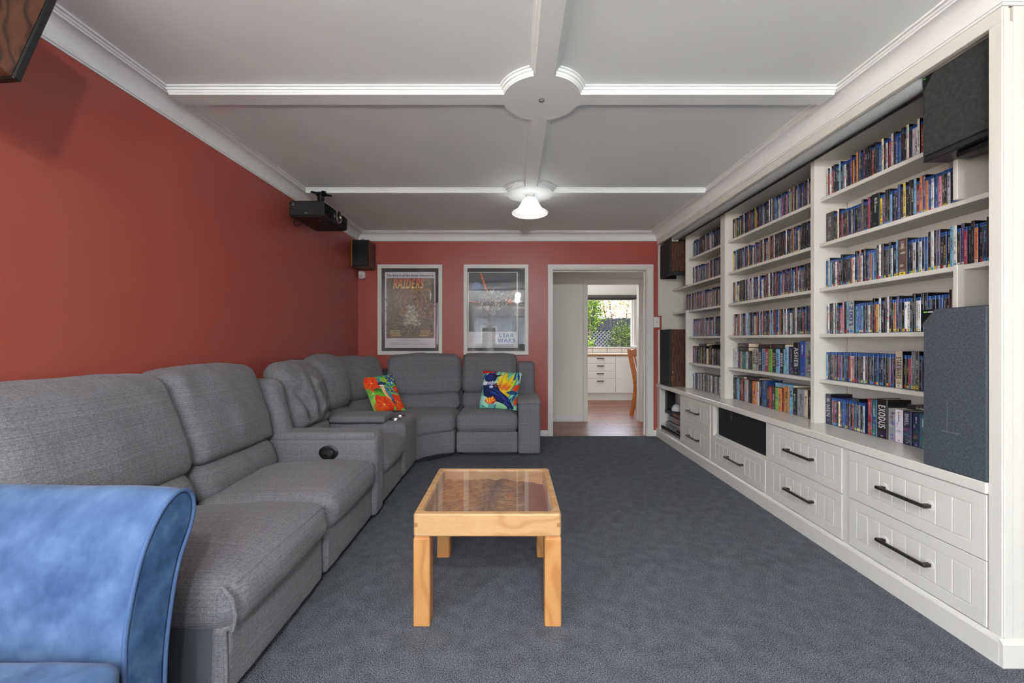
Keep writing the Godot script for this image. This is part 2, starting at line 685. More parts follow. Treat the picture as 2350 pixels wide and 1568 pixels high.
func shell() -> void:
	struct("floor", bx(Vector3(WL - 0.1, -0.12, WF), Vector3(WR + 0.1, 0, WB + 0.1)), M.carpet)
	var c := MB.new()
	c.box(Vector3(WL - 0.1, CH, WF - 0.12), Vector3(WR + 0.12, CH + 0.12, WB + 0.12))
	struct("ceiling", c, M.ceil)
	# left wall: the red run in view, then an unseen window added for side light
	var lw := MB.new()
	lw.box(Vector3(WL - 0.12, -0.1, WF - 0.12), Vector3(WL, CH, 0.25))
	lw.box(Vector3(WL - 0.12, -0.1, 2.45), Vector3(WL, CH, WB + 0.12))
	lw.box(Vector3(WL - 0.12, -0.1, 0.25), Vector3(WL, 0.4, 2.45))
	lw.box(Vector3(WL - 0.12, 2.25, 0.25), Vector3(WL, CH, 2.45))
	struct("wall_left", lw, M.red)
	var sw := MB.new()
	for q in [[0.25, 0.4, 0.32, 2.25], [1.32, 0.4, 1.38, 2.25], [2.38, 0.4, 2.45, 2.25], [0.32, 0.4, 2.38, 0.47], [0.32, 2.18, 2.38, 2.25]]:
		sw.box(Vector3(WL - 0.09, q[1], q[0]), Vector3(WL - 0.03, q[3], q[2]), 0.004)
	var so := struct("window_8", sw, M.frame)
	obj("pane", bx(Vector3(WL - 0.062, 0.47, 0.32), Vector3(WL - 0.058, 2.18, 1.32)), M.win, so)
	obj("pane", bx(Vector3(WL - 0.062, 0.47, 1.38), Vector3(WL - 0.058, 2.18, 2.38)), M.win, so)
	# far wall: red skin with a white core, doorway cut
	var skin := MB.new()
	for q in [[WL, 0.492, 0.0, CH], [1.641, 2.28, 0.0, CH], [0.492, 1.641, 2.03, CH]]:
		skin.box(Vector3(q[0], q[2], WF - 0.02), Vector3(q[1], q[3], WF))
	struct("wall_far", skin, M.red)
	var core := MB.new()
	for q in [[WL - 0.1, 0.492, -0.1, CH], [1.641, 3.6, -0.1, CH], [0.492, 1.641, 2.03, CH]]:
		core.box(Vector3(q[0], q[2], WF - 0.12), Vector3(q[1], q[3], WF - 0.02))
	struct("wall_hall", core, M.white)
	# wall behind the built-in shelves, then the return that faces the camera
	struct("wall_right", bx(Vector3(2.14, -0.1, WF), Vector3(2.26, CH, ND - 0.06)), M.white)
	struct("wall_return", bx(Vector3(1.7998, 0, ND - 0.05), Vector3(WR + 0.1, CH, ND)), M.cab)
	struct("wall_side", bx(Vector3(WR, -0.1, ND - 0.05), Vector3(WR + 0.12, CH, WB + 0.12)), M.greige)
	# back wall with the big glazed opening that lights the room
	var back := MB.new()
	var ox0 := -1.24
	var ox1 := 1.10
	back.box(Vector3(WL, -0.1, WB), Vector3(ox0, CH, WB + 0.12))
	back.box(Vector3(ox1, -0.1, WB), Vector3(WR, CH, WB + 0.12))
	back.box(Vector3(ox0, 2.22, WB), Vector3(ox1, CH, WB + 0.12))
	back.box(Vector3(ox0, -0.1, WB), Vector3(ox1, 0.12, WB + 0.12))
	struct("wall_back", back, M.greige)
	var xs := [-1.24, -0.70, 0.14, 1.10]
	for i in 3:
		window_unit(xs[i], xs[i + 1], 0.12, 2.22, WB + 0.03, 1.415, "window_%d" % (i + 1))
	# baseboards
	var b := MB.new()
	b.box(Vector3(WL, 0, WF), Vector3(0.434, 0.072, WF + 0.014), 0.004)
	b.box(Vector3(1.715, 0, WF), Vector3(1.76, 0.072, WF + 0.014), 0.004)
	struct("baseboard_far", b, M.trim)
	struct("baseboard_left", bx(Vector3(WL, 0, WF + 0.014), Vector3(WL + 0.014, 0.072, WB), 0.004), M.trim)
	# door lining and architrave of the opening to the hall
	var d := MB.new()
	for z in [WF, WF - 0.12 - 0.016]:
		d.box(Vector3(0.434, 0, z), Vector3(0.497, 2.03, z + 0.016), 0.004)
		d.box(Vector3(1.636, 0, z), Vector3(1.715, 2.03, z + 0.016), 0.004)
		d.box(Vector3(0.434, 2.025, z), Vector3(1.715, 2.085, z + 0.016), 0.004)
	d.box(Vector3(0.48, 0, WF - 0.12), Vector3(0.497, 2.03, WF))
	d.box(Vector3(1.632, 0, WF - 0.12), Vector3(1.65, 2.03, WF))
	d.box(Vector3(0.48, 2.018, WF - 0.12), Vector3(1.65, 2.035, WF))
	d.box(Vector3(1.618, 0, WF - 0.085), Vector3(1.634, 2.02, WF - 0.055))
	d.box(Vector3(0.497, 2.004, WF - 0.085), Vector3(1.634, 2.02, WF - 0.055))
	struct("door_1", d, M.frame)

# a fixed sash: frame, glazing bar, panes as parts
func window_unit(x0: float, x1: float, y0: float, y1: float, z: float, bar: float, nm: String, w := 0.075) -> void:
	var f := MB.new()
	f.box(Vector3(x0, y0, z - 0.03), Vector3(x0 + w, y1, z + 0.03), 0.004)
	f.box(Vector3(x1 - w, y0, z - 0.03), Vector3(x1, y1, z + 0.03), 0.004)
	f.box(Vector3(x0 + w, y0, z - 0.03), Vector3(x1 - w, y0 + w, z + 0.03), 0.004)
	f.box(Vector3(x0 + w, y1 - w, z - 0.03), Vector3(x1 - w, y1, z + 0.03), 0.004)
	if bar > 0.0:
		f.box(Vector3(x0 + w, bar - 0.022, z - 0.02), Vector3(x1 - w, bar + 0.022, z + 0.02), 0.003)
	var o := struct(nm, f, M.frame)
	var p := MB.new()
	if bar > 0.0:
		p.box(Vector3(x0 + w, y0 + w, z - 0.002), Vector3(x1 - w, bar - 0.022, z + 0.002))
		obj("pane", p, M.win, o)
		p = MB.new()
		p.box(Vector3(x0 + w, bar + 0.022, z - 0.002), Vector3(x1 - w, y1 - w, z + 0.002))
	else:
		p.box(Vector3(x0 + w, y0 + w, z - 0.002), Vector3(x1 - w, y1 - w, z + 0.002))
	obj("pane", p, M.win, o)

# cove profile: (out from the wall, down from the ceiling)
func cove() -> PackedVector2Array:
	var p := PackedVector2Array([Vector2(0, 0.108), Vector2(0.006, 0.108), Vector2(0.006, 0.099), Vector2(0.012, 0.099)])
	for i in 9:
		var a := PI / 2 * i / 8.0
		p.append(Vector2(0.012 + 0.062 * (1.0 - cos(a)), 0.096 - 0.072 * sin(a)))
	p.append_array(PackedVector2Array([Vector2(0.080, 0.024), Vector2(0.080, 0.017), Vector2(0.088, 0.015), Vector2(0.091, 0.009), Vector2(0.103, 0.008), Vector2(0.103, 0.0)]))
	return p

# the profile swept along a path of plan points with mitred corners; room on the left hand
func sweep_cove(m: MB, path: Array, prof: PackedVector2Array, y: float) -> void:
	var offs := []
	for i in path.size():
		var a: Vector2 = path[maxi(i - 1, 0)]
		var b: Vector2 = path[i]
		var e: Vector2 = path[mini(i + 1, path.size() - 1)]
		var d1 := (b - a).normalized() if i > 0 else (e - b).normalized()
		var d2 := (e - b).normalized() if i < path.size() - 1 else d1
		var n1 := Vector2(-d1.y, d1.x)
		var n2 := Vector2(-d2.y, d2.x)
		var bis := (n1 + n2).normalized()
		offs.append(bis / maxf(bis.dot(n1), 0.2))
	for i in path.size() - 1:
		var nrm: Vector2 = Vector2(-(path[i + 1] - path[i]).y, (path[i + 1] - path[i]).x).normalized()
		var rows := []
		for q in prof:
			var r := PackedVector3Array()
			for k in [i, i + 1]:
				var g: Vector2 = path[k] + offs[k] * q.x
				r.append(Vector3(g.x, y - q.y, g.y))
			rows.append(r)
		for k in rows.size() - 1:
			var d := prof[k + 1] - prof[k]
			var out := Vector3(nrm.x, 0, nrm.y) * (-d.y) + Vector3(0, -1, 0) * d.x
			m.face([rows[k][0], rows[k][1], rows[k + 1][1], rows[k + 1][0]], out)

func ceiling_work() -> void:
	var m := MB.new()
	sweep_cove(m, [Vector2(WL, WB), Vector2(WL, WF), Vector2(FX, WF), Vector2(FX, ND), Vector2(WR, ND), Vector2(WR, WB), Vector2(WL, WB)], cove(), CH)
	struct("trim_1", m, M.trim)
	# battens that divide the ceiling, with moulded edges, and round bosses where they cross
	var side := PackedVector2Array([Vector2(0.0, 0.036), Vector2(0.0465, 0.036), Vector2(0.0465, 0.030), Vector2(0.052, 0.026), Vector2(0.055, 0.018), Vector2(0.062, 0.016), Vector2(0.066, 0.008), Vector2(0.074, 0.006), Vector2(0.074, 0.0)])
	var zs := [-3.585, -2.168, -0.75, 0.667, 2.084]
	var cx := 0.157
	var rd := 0.204
	var battens := MB.new()
	var edges := [WF + 0.09, -3.585, -2.168, -0.75, 0.667, 2.084, WB - 0.09]
	for i in 6:
		var z0: float = edges[i] + (0.0 if i == 0 else rd * 0.90)
		var z1: float = edges[i + 1] - (0.0 if i == 5 else rd * 0.90)
		for sg in [-1.0, 1.0]:
			for k in side.size() - 1:
				var a := side[k]
				var b := side[k + 1]
				battens.face([Vector3(cx + sg * a.x, CH - a.y, z0), Vector3(cx + sg * b.x, CH - b.y, z0), Vector3(cx + sg * b.x, CH - b.y, z1), Vector3(cx + sg * a.x, CH - a.y, z1)], Vector3(sg * (a.y - b.y), -absf(b.x - a.x) - 1e-4, 0))
	for z in zs:
		for xr in [[WL + 0.09, cx - rd * 0.90], [cx + rd * 0.90, FX - 0.09 if z < ND else WR - 0.09]]:
			for sg in [-1.0, 1.0]:
				for k in side.size() - 1:
					var a := side[k]
					var b := side[k + 1]
					battens.face([Vector3(xr[0], CH - a.y, z + sg * a.x), Vector3(xr[0], CH - b.y, z + sg * b.x), Vector3(xr[1], CH - b.y, z + sg * b.x), Vector3(xr[1], CH - a.y, z + sg * a.x)], Vector3(0, -absf(b.x - a.x) - 1e-4, sg * (a.y - b.y)))
	struct("trim_2", battens, M.ceil)
	for i in zs.size():
		var b := MB.new()
		# the boss: face, then its moulded rim left open where the battens enter
		var disc := PackedVector3Array()
		var ring := []
		for q in side.slice(1):
			ring.append(Vector2(rd + q.x - 0.0465, q.y))
		var segs := 72
		for k in segs:
			var a0 := TAU * k / segs
			var a1 := TAU * (k + 1) / segs
			var am := (a0 + a1) * 0.5
			var c0 := Vector3(cos(a0), 0, sin(a0))
			var c1 := Vector3(cos(a1), 0, sin(a1))
			var ctr := Vector3(cx, CH, zs[i])
			b.face([ctr - Vector3(0, 0.0365, 0), ctr + c0 * rd - Vector3(0, 0.0365, 0), ctr + c1 * rd - Vector3(0, 0.0365, 0)], Vector3.DOWN)
			var near := minf(absf(sin(am)), absf(cos(am)))
			if near * rd < 0.048:
				continue
			for j in ring.size() - 1:
				var p: Vector2 = ring[j]
				var q: Vector2 = ring[j + 1]
				var cm := Vector3(cos(am), 0, sin(am))
				b.face([ctr + c0 * p.x - Vector3(0, p.y, 0), ctr + c1 * p.x - Vector3(0, p.y, 0), ctr + c1 * q.x - Vector3(0, q.y, 0), ctr + c0 * q.x - Vector3(0, q.y, 0)], cm * (p.y - q.y + 1e-4) - Vector3(0, q.x - p.x, 0))
		var o := struct("trim_%d" % (i + 3), b, M.ceil)
		if i == 1:
			var h := MB.new()
			h.lathe(PackedVector2Array([Vector2(0.0, 0.030), Vector2(0.011, 0.030), Vector2(0.012, 0.040), Vector2(0.015, 0.0405), Vector2(0.015, 0.037)]), Vector3(cx, CH, zs[i]), Vector3.DOWN, 20)
			obj("hole_grommet", h, mat(Color(0.35, 0.35, 0.36), 0.5), o)

# ---------------------------------------------------------------- hall and kitchen beyond the doorway
const HZ := -5.85      # hall wall with the kitchen door
const KZ := -7.88      # cupboard fronts
const KW := -8.48      # kitchen window wall

func kitchen() -> void:
	# boards laid across, too thin in the picture to pick apart
	var fl := MB.new()
	var r := RandomNumberGenerator.new()
	r.seed = 5
	fl.tint = Color(0.25, 0.14, 0.09)
	fl.box(Vector3(-0.6, -0.12, KW), Vector3(3.8, -0.012, WF))
	var z := WF
	while z > KW:
		var x := -0.6 - r.randf() * 0.8
		while x < 3.8:
			var l := r.randf_range(0.9, 2.2)
			var g := r.randf()
			fl.tint = Color(0.46, 0.25, 0.17).srgb_to_linear().lerp(Color(0.66, 0.42, 0.31).srgb_to_linear(), g)
			fl.box(Vector3(maxf(x, -0.6), -0.012, z - 0.0795), Vector3(minf(x + l, 3.8) - 0.001, 0.0, z), 0.0012)
			x += l
		z -= 0.08
	var fm := tri_mat(Color(1, 1, 1), T.grain, 1.5, 0.3)
	fm.vertex_color_use_as_albedo = true
	struct("floor_kitchen", fl, fm)
	struct("ceiling_kitchen", bx(Vector3(-0.6, CH + 0.06, KW - 0.1), Vector3(3.8, CH + 0.18, WF - 0.12)), M.ceil)
	struct("wall_hall_end", bx(Vector3(-0.7, -0.1, KW - 0.1), Vector3(-0.6, CH + 0.1, WF - 0.12)), M.white)
	struct("wall_kitchen_right", bx(Vector3(3.7, -0.1, KW - 0.1), Vector3(3.8, CH + 0.1, WF - 0.12)), M.white)
	# wall between hall and kitchen with its door opening and architrave
	var w := MB.new()
	w.box(Vector3(-0.6, 0, HZ - 0.1), Vector3(1.07, CH + 0.06, HZ))
	w.box(Vector3(1.823, 0, HZ - 0.1), Vector3(3.7, CH + 0.06, HZ))
	w.box(Vector3(1.07, 1.977, HZ - 0.1), Vector3(1.823, CH + 0.06, HZ))
	struct("wall_kitchen_front", w, M.white)
	struct("baseboard_hall", bx(Vector3(-0.6, 0, HZ), Vector3(1.012, 0.084, HZ + 0.014), 0.004), M.trim)
	var d := MB.new()
	d.box(Vector3(1.012, 0, HZ), Vector3(1.074, 1.977, HZ + 0.018), 0.005)
	d.box(Vector3(1.819, 0, HZ), Vector3(1.886, 1.977, HZ + 0.018), 0.005)
	d.box(Vector3(1.012, 1.972, HZ), Vector3(1.886, 2.036, HZ + 0.018), 0.005)
	d.box(Vector3(1.07, 0, HZ - 0.1), Vector3(1.082, 1.977, HZ))
	d.box(Vector3(1.811, 0, HZ - 0.1), Vector3(1.823, 1.977, HZ))
	d.box(Vector3(1.07, 1.968, HZ - 0.1), Vector3(1.823, 1.98, HZ))
	struct("door_2", d, M.frame)
	# window wall
	var k := MB.new()
	k.box(Vector3(-0.6, 0, KW - 0.1), Vector3(1.30, CH + 0.06, KW))
	k.box(Vector3(3.45, 0, KW - 0.1), Vector3(3.7, CH + 0.06, KW))
	k.box(Vector3(1.30, 2.0, KW - 0.1), Vector3(3.45, CH + 0.06, KW))
	k.box(Vector3(1.30, 0, KW - 0.1), Vector3(3.45, 1.01, KW))
	struct("wall_kitchen_far", k, M.white)
	window_unit(1.30, 2.555, 0.975, 2.03, KW - 0.03, -1.0, "window_6", 0.04)
	window_unit(2.48, 3.45, 0.975, 2.03, KW - 0.055, -1.0, "window_7", 0.165)
	struct("trim_11", bx(Vector3(1.26, 1.0, KW - 0.03), Vector3(3.5, 1.02, KW + 0.03), 0.004), M.frame)
	var la := MB.new()
	la.box(Vector3(2.578, 1.37, KW + 0.012), Vector3(2.610, 1.55, KW + 0.03), 0.004)
	la.box(Vector3(2.590, 1.42, KW + 0.03), Vector3(2.622, 1.50, KW + 0.055), 0.008)
	tag(obj("window_latch", la, M.bronze), "dark metal latch on the white window stile in the kitchen", "window latch")
	# rolled blind
	var bl := thing("roller_blind", "dark grey roller blind rolled up above the kitchen window", "blind", Vector3(2.37, 2.0, KW + 0.05))
	var t := MB.new()
	t.box(Vector3(1.28, 2.03, KW + 0.005), Vector3(3.46, 2.09, KW + 0.075), 0.012)
	obj("headrail", t, mat(Color(0.30, 0.30, 0.29), 0.6), bl)
	t = MB.new()
	t.box(Vector3(1.29, 2.012, KW + 0.03), Vector3(3.45, 2.03, KW + 0.045), 0.004)
	obj("bottom_rail", t, mat(Color(0.22, 0.22, 0.21), 0.6), bl)
	# splashback tiles, one by one
	var sp := thing("tile_splashback", "row of large white tiles along the wall behind the kitchen bench", "tiles", Vector3(2.3, 0.895, KW))
	var gm := MB.new()
	gm.box(Vector3(1.28, 0.895, KW), Vector3(3.5, 0.998, KW + 0.004))
	obj("grout", gm, mat(Color(0.45, 0.45, 0.44), 0.9), sp)
	var tx := 1.364
	while tx < 3.5:
		obj("tile", bx(Vector3(tx + 0.003, 0.897, KW), Vector3(minf(tx + 0.300, 3.5) - 0.003, 0.996, KW + 0.010), 0.002), mat(Color(0.90, 0.90, 0.88), 0.2), sp)
		tx += 0.303
	# bench: cupboards, drawers, timber top
	tag(obj("kitchen_worktop", bx(Vector3(1.0, 0.862, KW), Vector3(3.7, 0.893, KZ + 0.02), 0.003), tri_mat(Color(0.80, 0.72, 0.62), T.oak, 2.0, 0.4)), "timber edged worktop running under the kitchen window", "worktop")
	var kd := mat(Color(0.89, 0.885, 0.87), 0.35)
	var db := thing("kitchen_drawer_unit", "white kitchen unit of four drawers with dark bar handles", "drawer unit", Vector3(1.68, 0, -8.17))
	obj("carcass", bx(Vector3(1.37, 0.145, KW + 0.02), Vector3(1.99, 0.862, KZ - 0.02)), kd, db)
	obj("kickboard", bx(Vector3(1.37, 0, KW + 0.1), Vector3(1.99, 0.145, KZ - 0.055)), kd, db)
	var ys := [0.142, 0.427, 0.566, 0.713, 0.858]
	for i in 4:
		var dr := obj("drawer", bx(Vector3(1.373, ys[i] + 0.002, KZ - 0.02), Vector3(1.988, ys[i + 1] - 0.002, KZ), 0.002), kd, db)
		var hy: float = ys[i + 1] - (0.045 if i > 0 else 0.05)
		obj("handle", bx(Vector3(1.626, hy - 0.008, KZ + 0.001), Vector3(1.768, hy + 0.008, KZ + 0.026), 0.005), M.bronze, dr)
	var kc := thing("kitchen_cupboard", "plain white kitchen cupboard to the right of the four drawers", "cupboard", Vector3(2.3, 0, -8.17))
	obj("carcass", bx(Vector3(1.99, 0.145, KW + 0.02), Vector3(3.2, 0.862, KZ - 0.02)), kd, kc)
	obj("kickboard", bx(Vector3(1.99, 0, KW + 0.1), Vector3(3.2, 0.145, KZ - 0.055)), kd, kc)
	for i in 2:
		var x0 := 1.992 + i * 0.6
		var dr := obj("door", bx(Vector3(x0, 0.144, KZ - 0.02), Vector3(x0 + 0.597, 0.856, KZ), 0.002), kd, kc)
		obj("handle", bx(Vector3(x0 + 0.5, 0.68, KZ + 0.001), Vector3(x0 + 0.516, 0.80, KZ + 0.026), 0.005), M.bronze, dr)
	# tap seen as a thin slanted spout above the bench
	var tp := MB.new()
	tp.tube([Vector3(2.62, 0.893, -8.33), Vector3(2.615, 0.98, -8.33), Vector3(2.58, 1.02, -8.30), Vector3(2.42, 1.045, -8.18), Vector3(2.37, 1.03, -8.14)], 0.011, 10)
	tag(obj("kitchen_tap", tp, M.chrome), "slim metal tap reaching over the kitchen bench beside the chair", "tap")
	dining_chair()
	# unseen ceiling lamp above the frame, added to brighten the kitchen
	ceiling_lamp(Vector3(0.9, CH + 0.06, -7.0), "added white glass ceiling light of the kitchen, unseen above the door opening", 0.6)

func ceiling_lamp(at: Vector3, label: String, energy: float) -> void:
	var l := thing("ceiling_light", label, "ceiling light", at)
	var b := MB.new()
	b.lathe(PackedVector2Array([Vector2(0.0, 0.0), Vector2(0.036, 0.0), Vector2(0.036, 0.008), Vector2(0.029, 0.010), Vector2(0.029, 0.02), Vector2(0.034, 0.023), Vector2(0.034, 0.045), Vector2(0.0, 0.045)]), at, Vector3.DOWN, 28, true)
	obj("holder", b, M.plastic, l)
	# bell shade of frosted glass, two skins
	var outer := PackedVector2Array([Vector2(0.036, 0.030), Vector2(0.046, 0.034), Vector2(0.062, 0.048), Vector2(0.076, 0.070), Vector2(0.090, 0.096), Vector2(0.108, 0.122), Vector2(0.132, 0.143), Vector2(0.152, 0.153), Vector2(0.158, 0.160), Vector2(0.157, 0.166)])
	var prof := outer.duplicate()
	for i in range(outer.size() - 1, -1, -1):
		prof.append(outer[i] + Vector2(-0.004, 0.003))
	var s := MB.new()
	s.lathe(prof, at, Vector3.DOWN, 48)
	obj("lamp_shade", s, M.lampglass, l)
	var u := MB.new()
	var bp := PackedVector2Array()
	for i in 13:
		var a := PI * i / 12.0
		bp.append(Vector2(0.032 * sin(a) + (0.004 if i == 0 else 0.0), 0.118 - 0.034 * cos(a)))
	u.lathe(bp, at, Vector3.DOWN, 24)
	obj("bulb", u, M.bulb, l)
	lamp_light(at + Vector3(0, -0.118, 0), energy, 0.06)

func lamps() -> void:
	ceiling_lamp(Vector3(0.157, CH - 0.036, -3.585), "lit white glass bell shade on the round ceiling boss near the far wall", LAMP)
	ceiling_lamp(Vector3(0.157, CH - 0.036, 0.667), "white glass bell ceiling light over the near half of the room", LAMP2)
	ceiling_lamp(Vector3(0.157, CH - 0.036, 2.084), "added white glass bell ceiling light, unseen near the big windows", LAMP2)  # third light, unseen, added to lift the room and ceiling
	# uplighter added unseen behind the camera to brighten the ceiling
	var f := thing("added_uplighter", "added uplighter with a dark bowl, unseen in the corner beside the big windows", "added lamp", Vector3(-1.5, 0, 1.7))
	var m := MB.new()
	m.lathe(PackedVector2Array([Vector2(0.0, 0.0), Vector2(0.15, 0.0), Vector2(0.15, 0.015), Vector2(0.02, 0.03), Vector2(0.013, 0.05), Vector2(0.013, 1.62), Vector2(0.0, 1.62)]), Vector3(-1.5, 0, 1.7), Vector3.UP, 28, true)
	obj("pole", m, M.dark, f)
	m = MB.new()
	m.lathe(PackedVector2Array([Vector2(0.0, 1.60), Vector2(0.06, 1.61), Vector2(0.13, 1.66), Vector2(0.17, 1.74), Vector2(0.163, 1.74), Vector2(0.12, 1.67), Vector2(0.05, 1.625), Vector2(0.0, 1.62)]), Vector3(-1.5, 0, 1.7), Vector3.UP, 36)
	obj("bowl", m, M.dark, f)
	m = MB.new()
	m.lathe(PackedVector2Array([Vector2(0.0, 1.63), Vector2(0.03, 1.64), Vector2(0.035, 1.68), Vector2(0.02, 1.72), Vector2(0.0, 1.725)]), Vector3(-1.5, 0, 1.7), Vector3.UP, 20)
	obj("bulb", m, M.bulb, f)
	lamp_light(Vector3(-1.5, 1.68, 1.7), UPLIGHT, 0.03)

const UPLIGHT := 4.0
const LAMP := 0.011
const LAMP2 := 1.3

func dining_chair() -> void:
	var at := Vector3(1.87, 0, -6.36)
	var c := thing("dining_chair", "honey coloured timber dining chair at the kitchen door, seen from its curved back", "chair", at)
	# back runs along u, the seat lies along f
	var u := Vector3(0.80, 0, -0.60)
	var f := Vector3(0.60, 0, 0.80)
	f = Vector3(0.62, 0, 0.785).normalized()
	u = Vector3(f.z, 0, -f.x)
	var curve := [[0.0, -0.02], [0.12, 0.012], [0.30, 0.040], [0.45, 0.055], [0.60, 0.035], [0.80, -0.015], [0.95, -0.05], [1.02, -0.06]]
	var bar := func(o: Vector3, w: float, t: float, pts: Array) -> MB:
		var m := MB.new()
		for k in pts.size() - 1:
			var a: Array = pts[k]
			var b: Array = pts[k + 1]
			var ps := []
			for q in [a, b]:
				for s in [[-1, -1], [1, -1], [1, 1], [-1, 1]]:
					ps.append(o + u * (w * s[0]) + f * (q[1] + t * s[1]) + Vector3(0, q[0], 0))
			m.face([ps[0], ps[1], ps[5], ps[4]], -f)
			m.face([ps[2], ps[3], ps[7], ps[6]], f)
			m.face([ps[1], ps[2], ps[6], ps[5]], u)
			m.face([ps[3], ps[0], ps[4], ps[7]], -u)
			if k == 0:
				m.face([ps[0], ps[1], ps[2], ps[3]], Vector3.DOWN)
			if k == pts.size() - 2:
				m.face([ps[4], ps[5], ps[6], ps[7]], Vector3.UP)
		return m
	for i in 2:
		obj("leg", bar.call(at + u * (0.40 * i), 0.018, 0.024, curve), M.chair, c)
	var rail := MB.new()
	for k in 8:
		var q0 := 0.4 * k / 8.0
		var q1 := 0.4 * (k + 1) / 8.0
		var h0 := 0.035 * sin(PI * k / 8.0)
		var h1 := 0.035 * sin(PI * (k + 1) / 8.0)
		var ps := []
		for q in [[q0, h0], [q1, h1]]:
			for s in [[-1, 0.905], [1, 0.905], [1, 0.995], [-1, 0.995]]:
				ps.append(at + u * q[0] + f * (-0.052 - q[1] * 0.5 + 0.012 * s[0]) + Vector3(0, s[1] + (q[1] if s[1] > 0.95 else 0.0), 0))
		rail.face([ps[0], ps[3], ps[7], ps[4]], -f)
		rail.face([ps[1], ps[2], ps[6], ps[5]], f)
		rail.face([ps[2], ps[3], ps[7], ps[6]], Vector3.UP)
		rail.face([ps[0], ps[1], ps[5], ps[4]], Vector3.DOWN)
	obj("top_rail", rail, M.chair, c)
	for k in 5:
		var q := 0.06 + 0.07 * k
		obj("slat", bar.call(at + u * q, 0.012, 0.007, [[0.50, 0.045], [0.62, 0.028], [0.80, -0.02], [0.92, -0.055]]), M.chair, c)
	obj("lower_rail", bar.call(at + u * 0.2, 0.19, 0.012, [[0.46, 0.05], [0.51, 0.045]]), M.chair, c)
	obj("seat_frame", bar.call(at + u * 0.2 + f * 0.23, 0.20, 0.21, [[0.39, 0.04], [0.44, 0.04]]), M.chair, c)
	var pad := MB.new()
	var sc := at + u * 0.2 + f * 0.27 + Vector3(0, 0.455, 0)
	pad.soft(Vector3(0.19, 0.022, 0.20), 0.02, Vector3i(4, 1, 4), func(p): return sc + u * p.x + Vector3(0, p.y, 0) + f * p.z)
	obj("seat_pad", pad, mat(Color(0.13, 0.20, 0.20), 0.8), c)
	for i in 2:
		obj("leg", bar.call(at + u * (0.02 + 0.36 * i) + f * 0.44, 0.02, 0.02, [[0.0, 0.0], [0.39, 0.0]]), M.chair, c)

# ---------------------------------------------------------------- garden beyond the kitchen window
func leaf_cloud(c: Vector3, rad: Vector3, count: int, size: float, seed_: int, cols: Array, aspect := 0.5) -> MB:
	var r := RandomNumberGenerator.new()
	r.seed = seed_
	var nz := noise(1.6, seed_, 2)
	var m := MB.new()
	var k := 0
	while k < count:
		var d := Vector3(r.randfn(), r.randfn(), r.randfn()).normalized()
		var rr := pow(r.randf(), 0.35) * (0.82 + 0.5 * nz.get_noise_3dv(d * 1.5))
		var p := c + d * rad * rr
		k += 1
		var s := size * r.randf_range(0.6, 1.3)
		var a := Vector3(r.randfn(), r.randfn() - 0.4, r.randfn()).normalized()
		var b := a.cross(Vector3(r.randfn(), r.randfn(), r.randfn())).normalized()
		var up := a.cross(b)
		m.tint = (cols[r.randi() % cols.size()] as Color).srgb_to_linear() * r.randf_range(0.7, 1.15)
		m.face([p - a * s, p - a * s * 0.1 + b * s * aspect + up * s * 0.1, p + a * s, p - a * s * 0.1 - b * s * aspect + up * s * 0.1], up)
	return m

func plant(called: String, label: String, cat: String, base: Vector3, c: Vector3, rad: Vector3, count: int, size: float, seed_: int, cols: Array) -> void:
	var o := thing(called, label, cat, base)
	var f := obj("foliage", leaf_cloud(c, rad, count, size, seed_, cols), M.bloom if called == "blossom_tree" else M.leaf, o)
	f.set_meta("kind", "stuff")
	var st := MB.new()
	var r := RandomNumberGenerator.new()
	r.seed = seed_
	for k in 5:
		var q := Vector3(r.randf_range(-0.5, 0.5) * rad.x, 0, r.randf_range(-0.5, 0.5) * rad.z)
		st.tube([base + q * 0.2, base.lerp(c, 0.5) + q * 0.5, c + q + Vector3(0, rad.y * 0.3, 0)], 0.012 + 0.02 * rad.y, 6)
	obj("stem", st, mat(Color(0.28, 0.22, 0.16), 0.9), o)

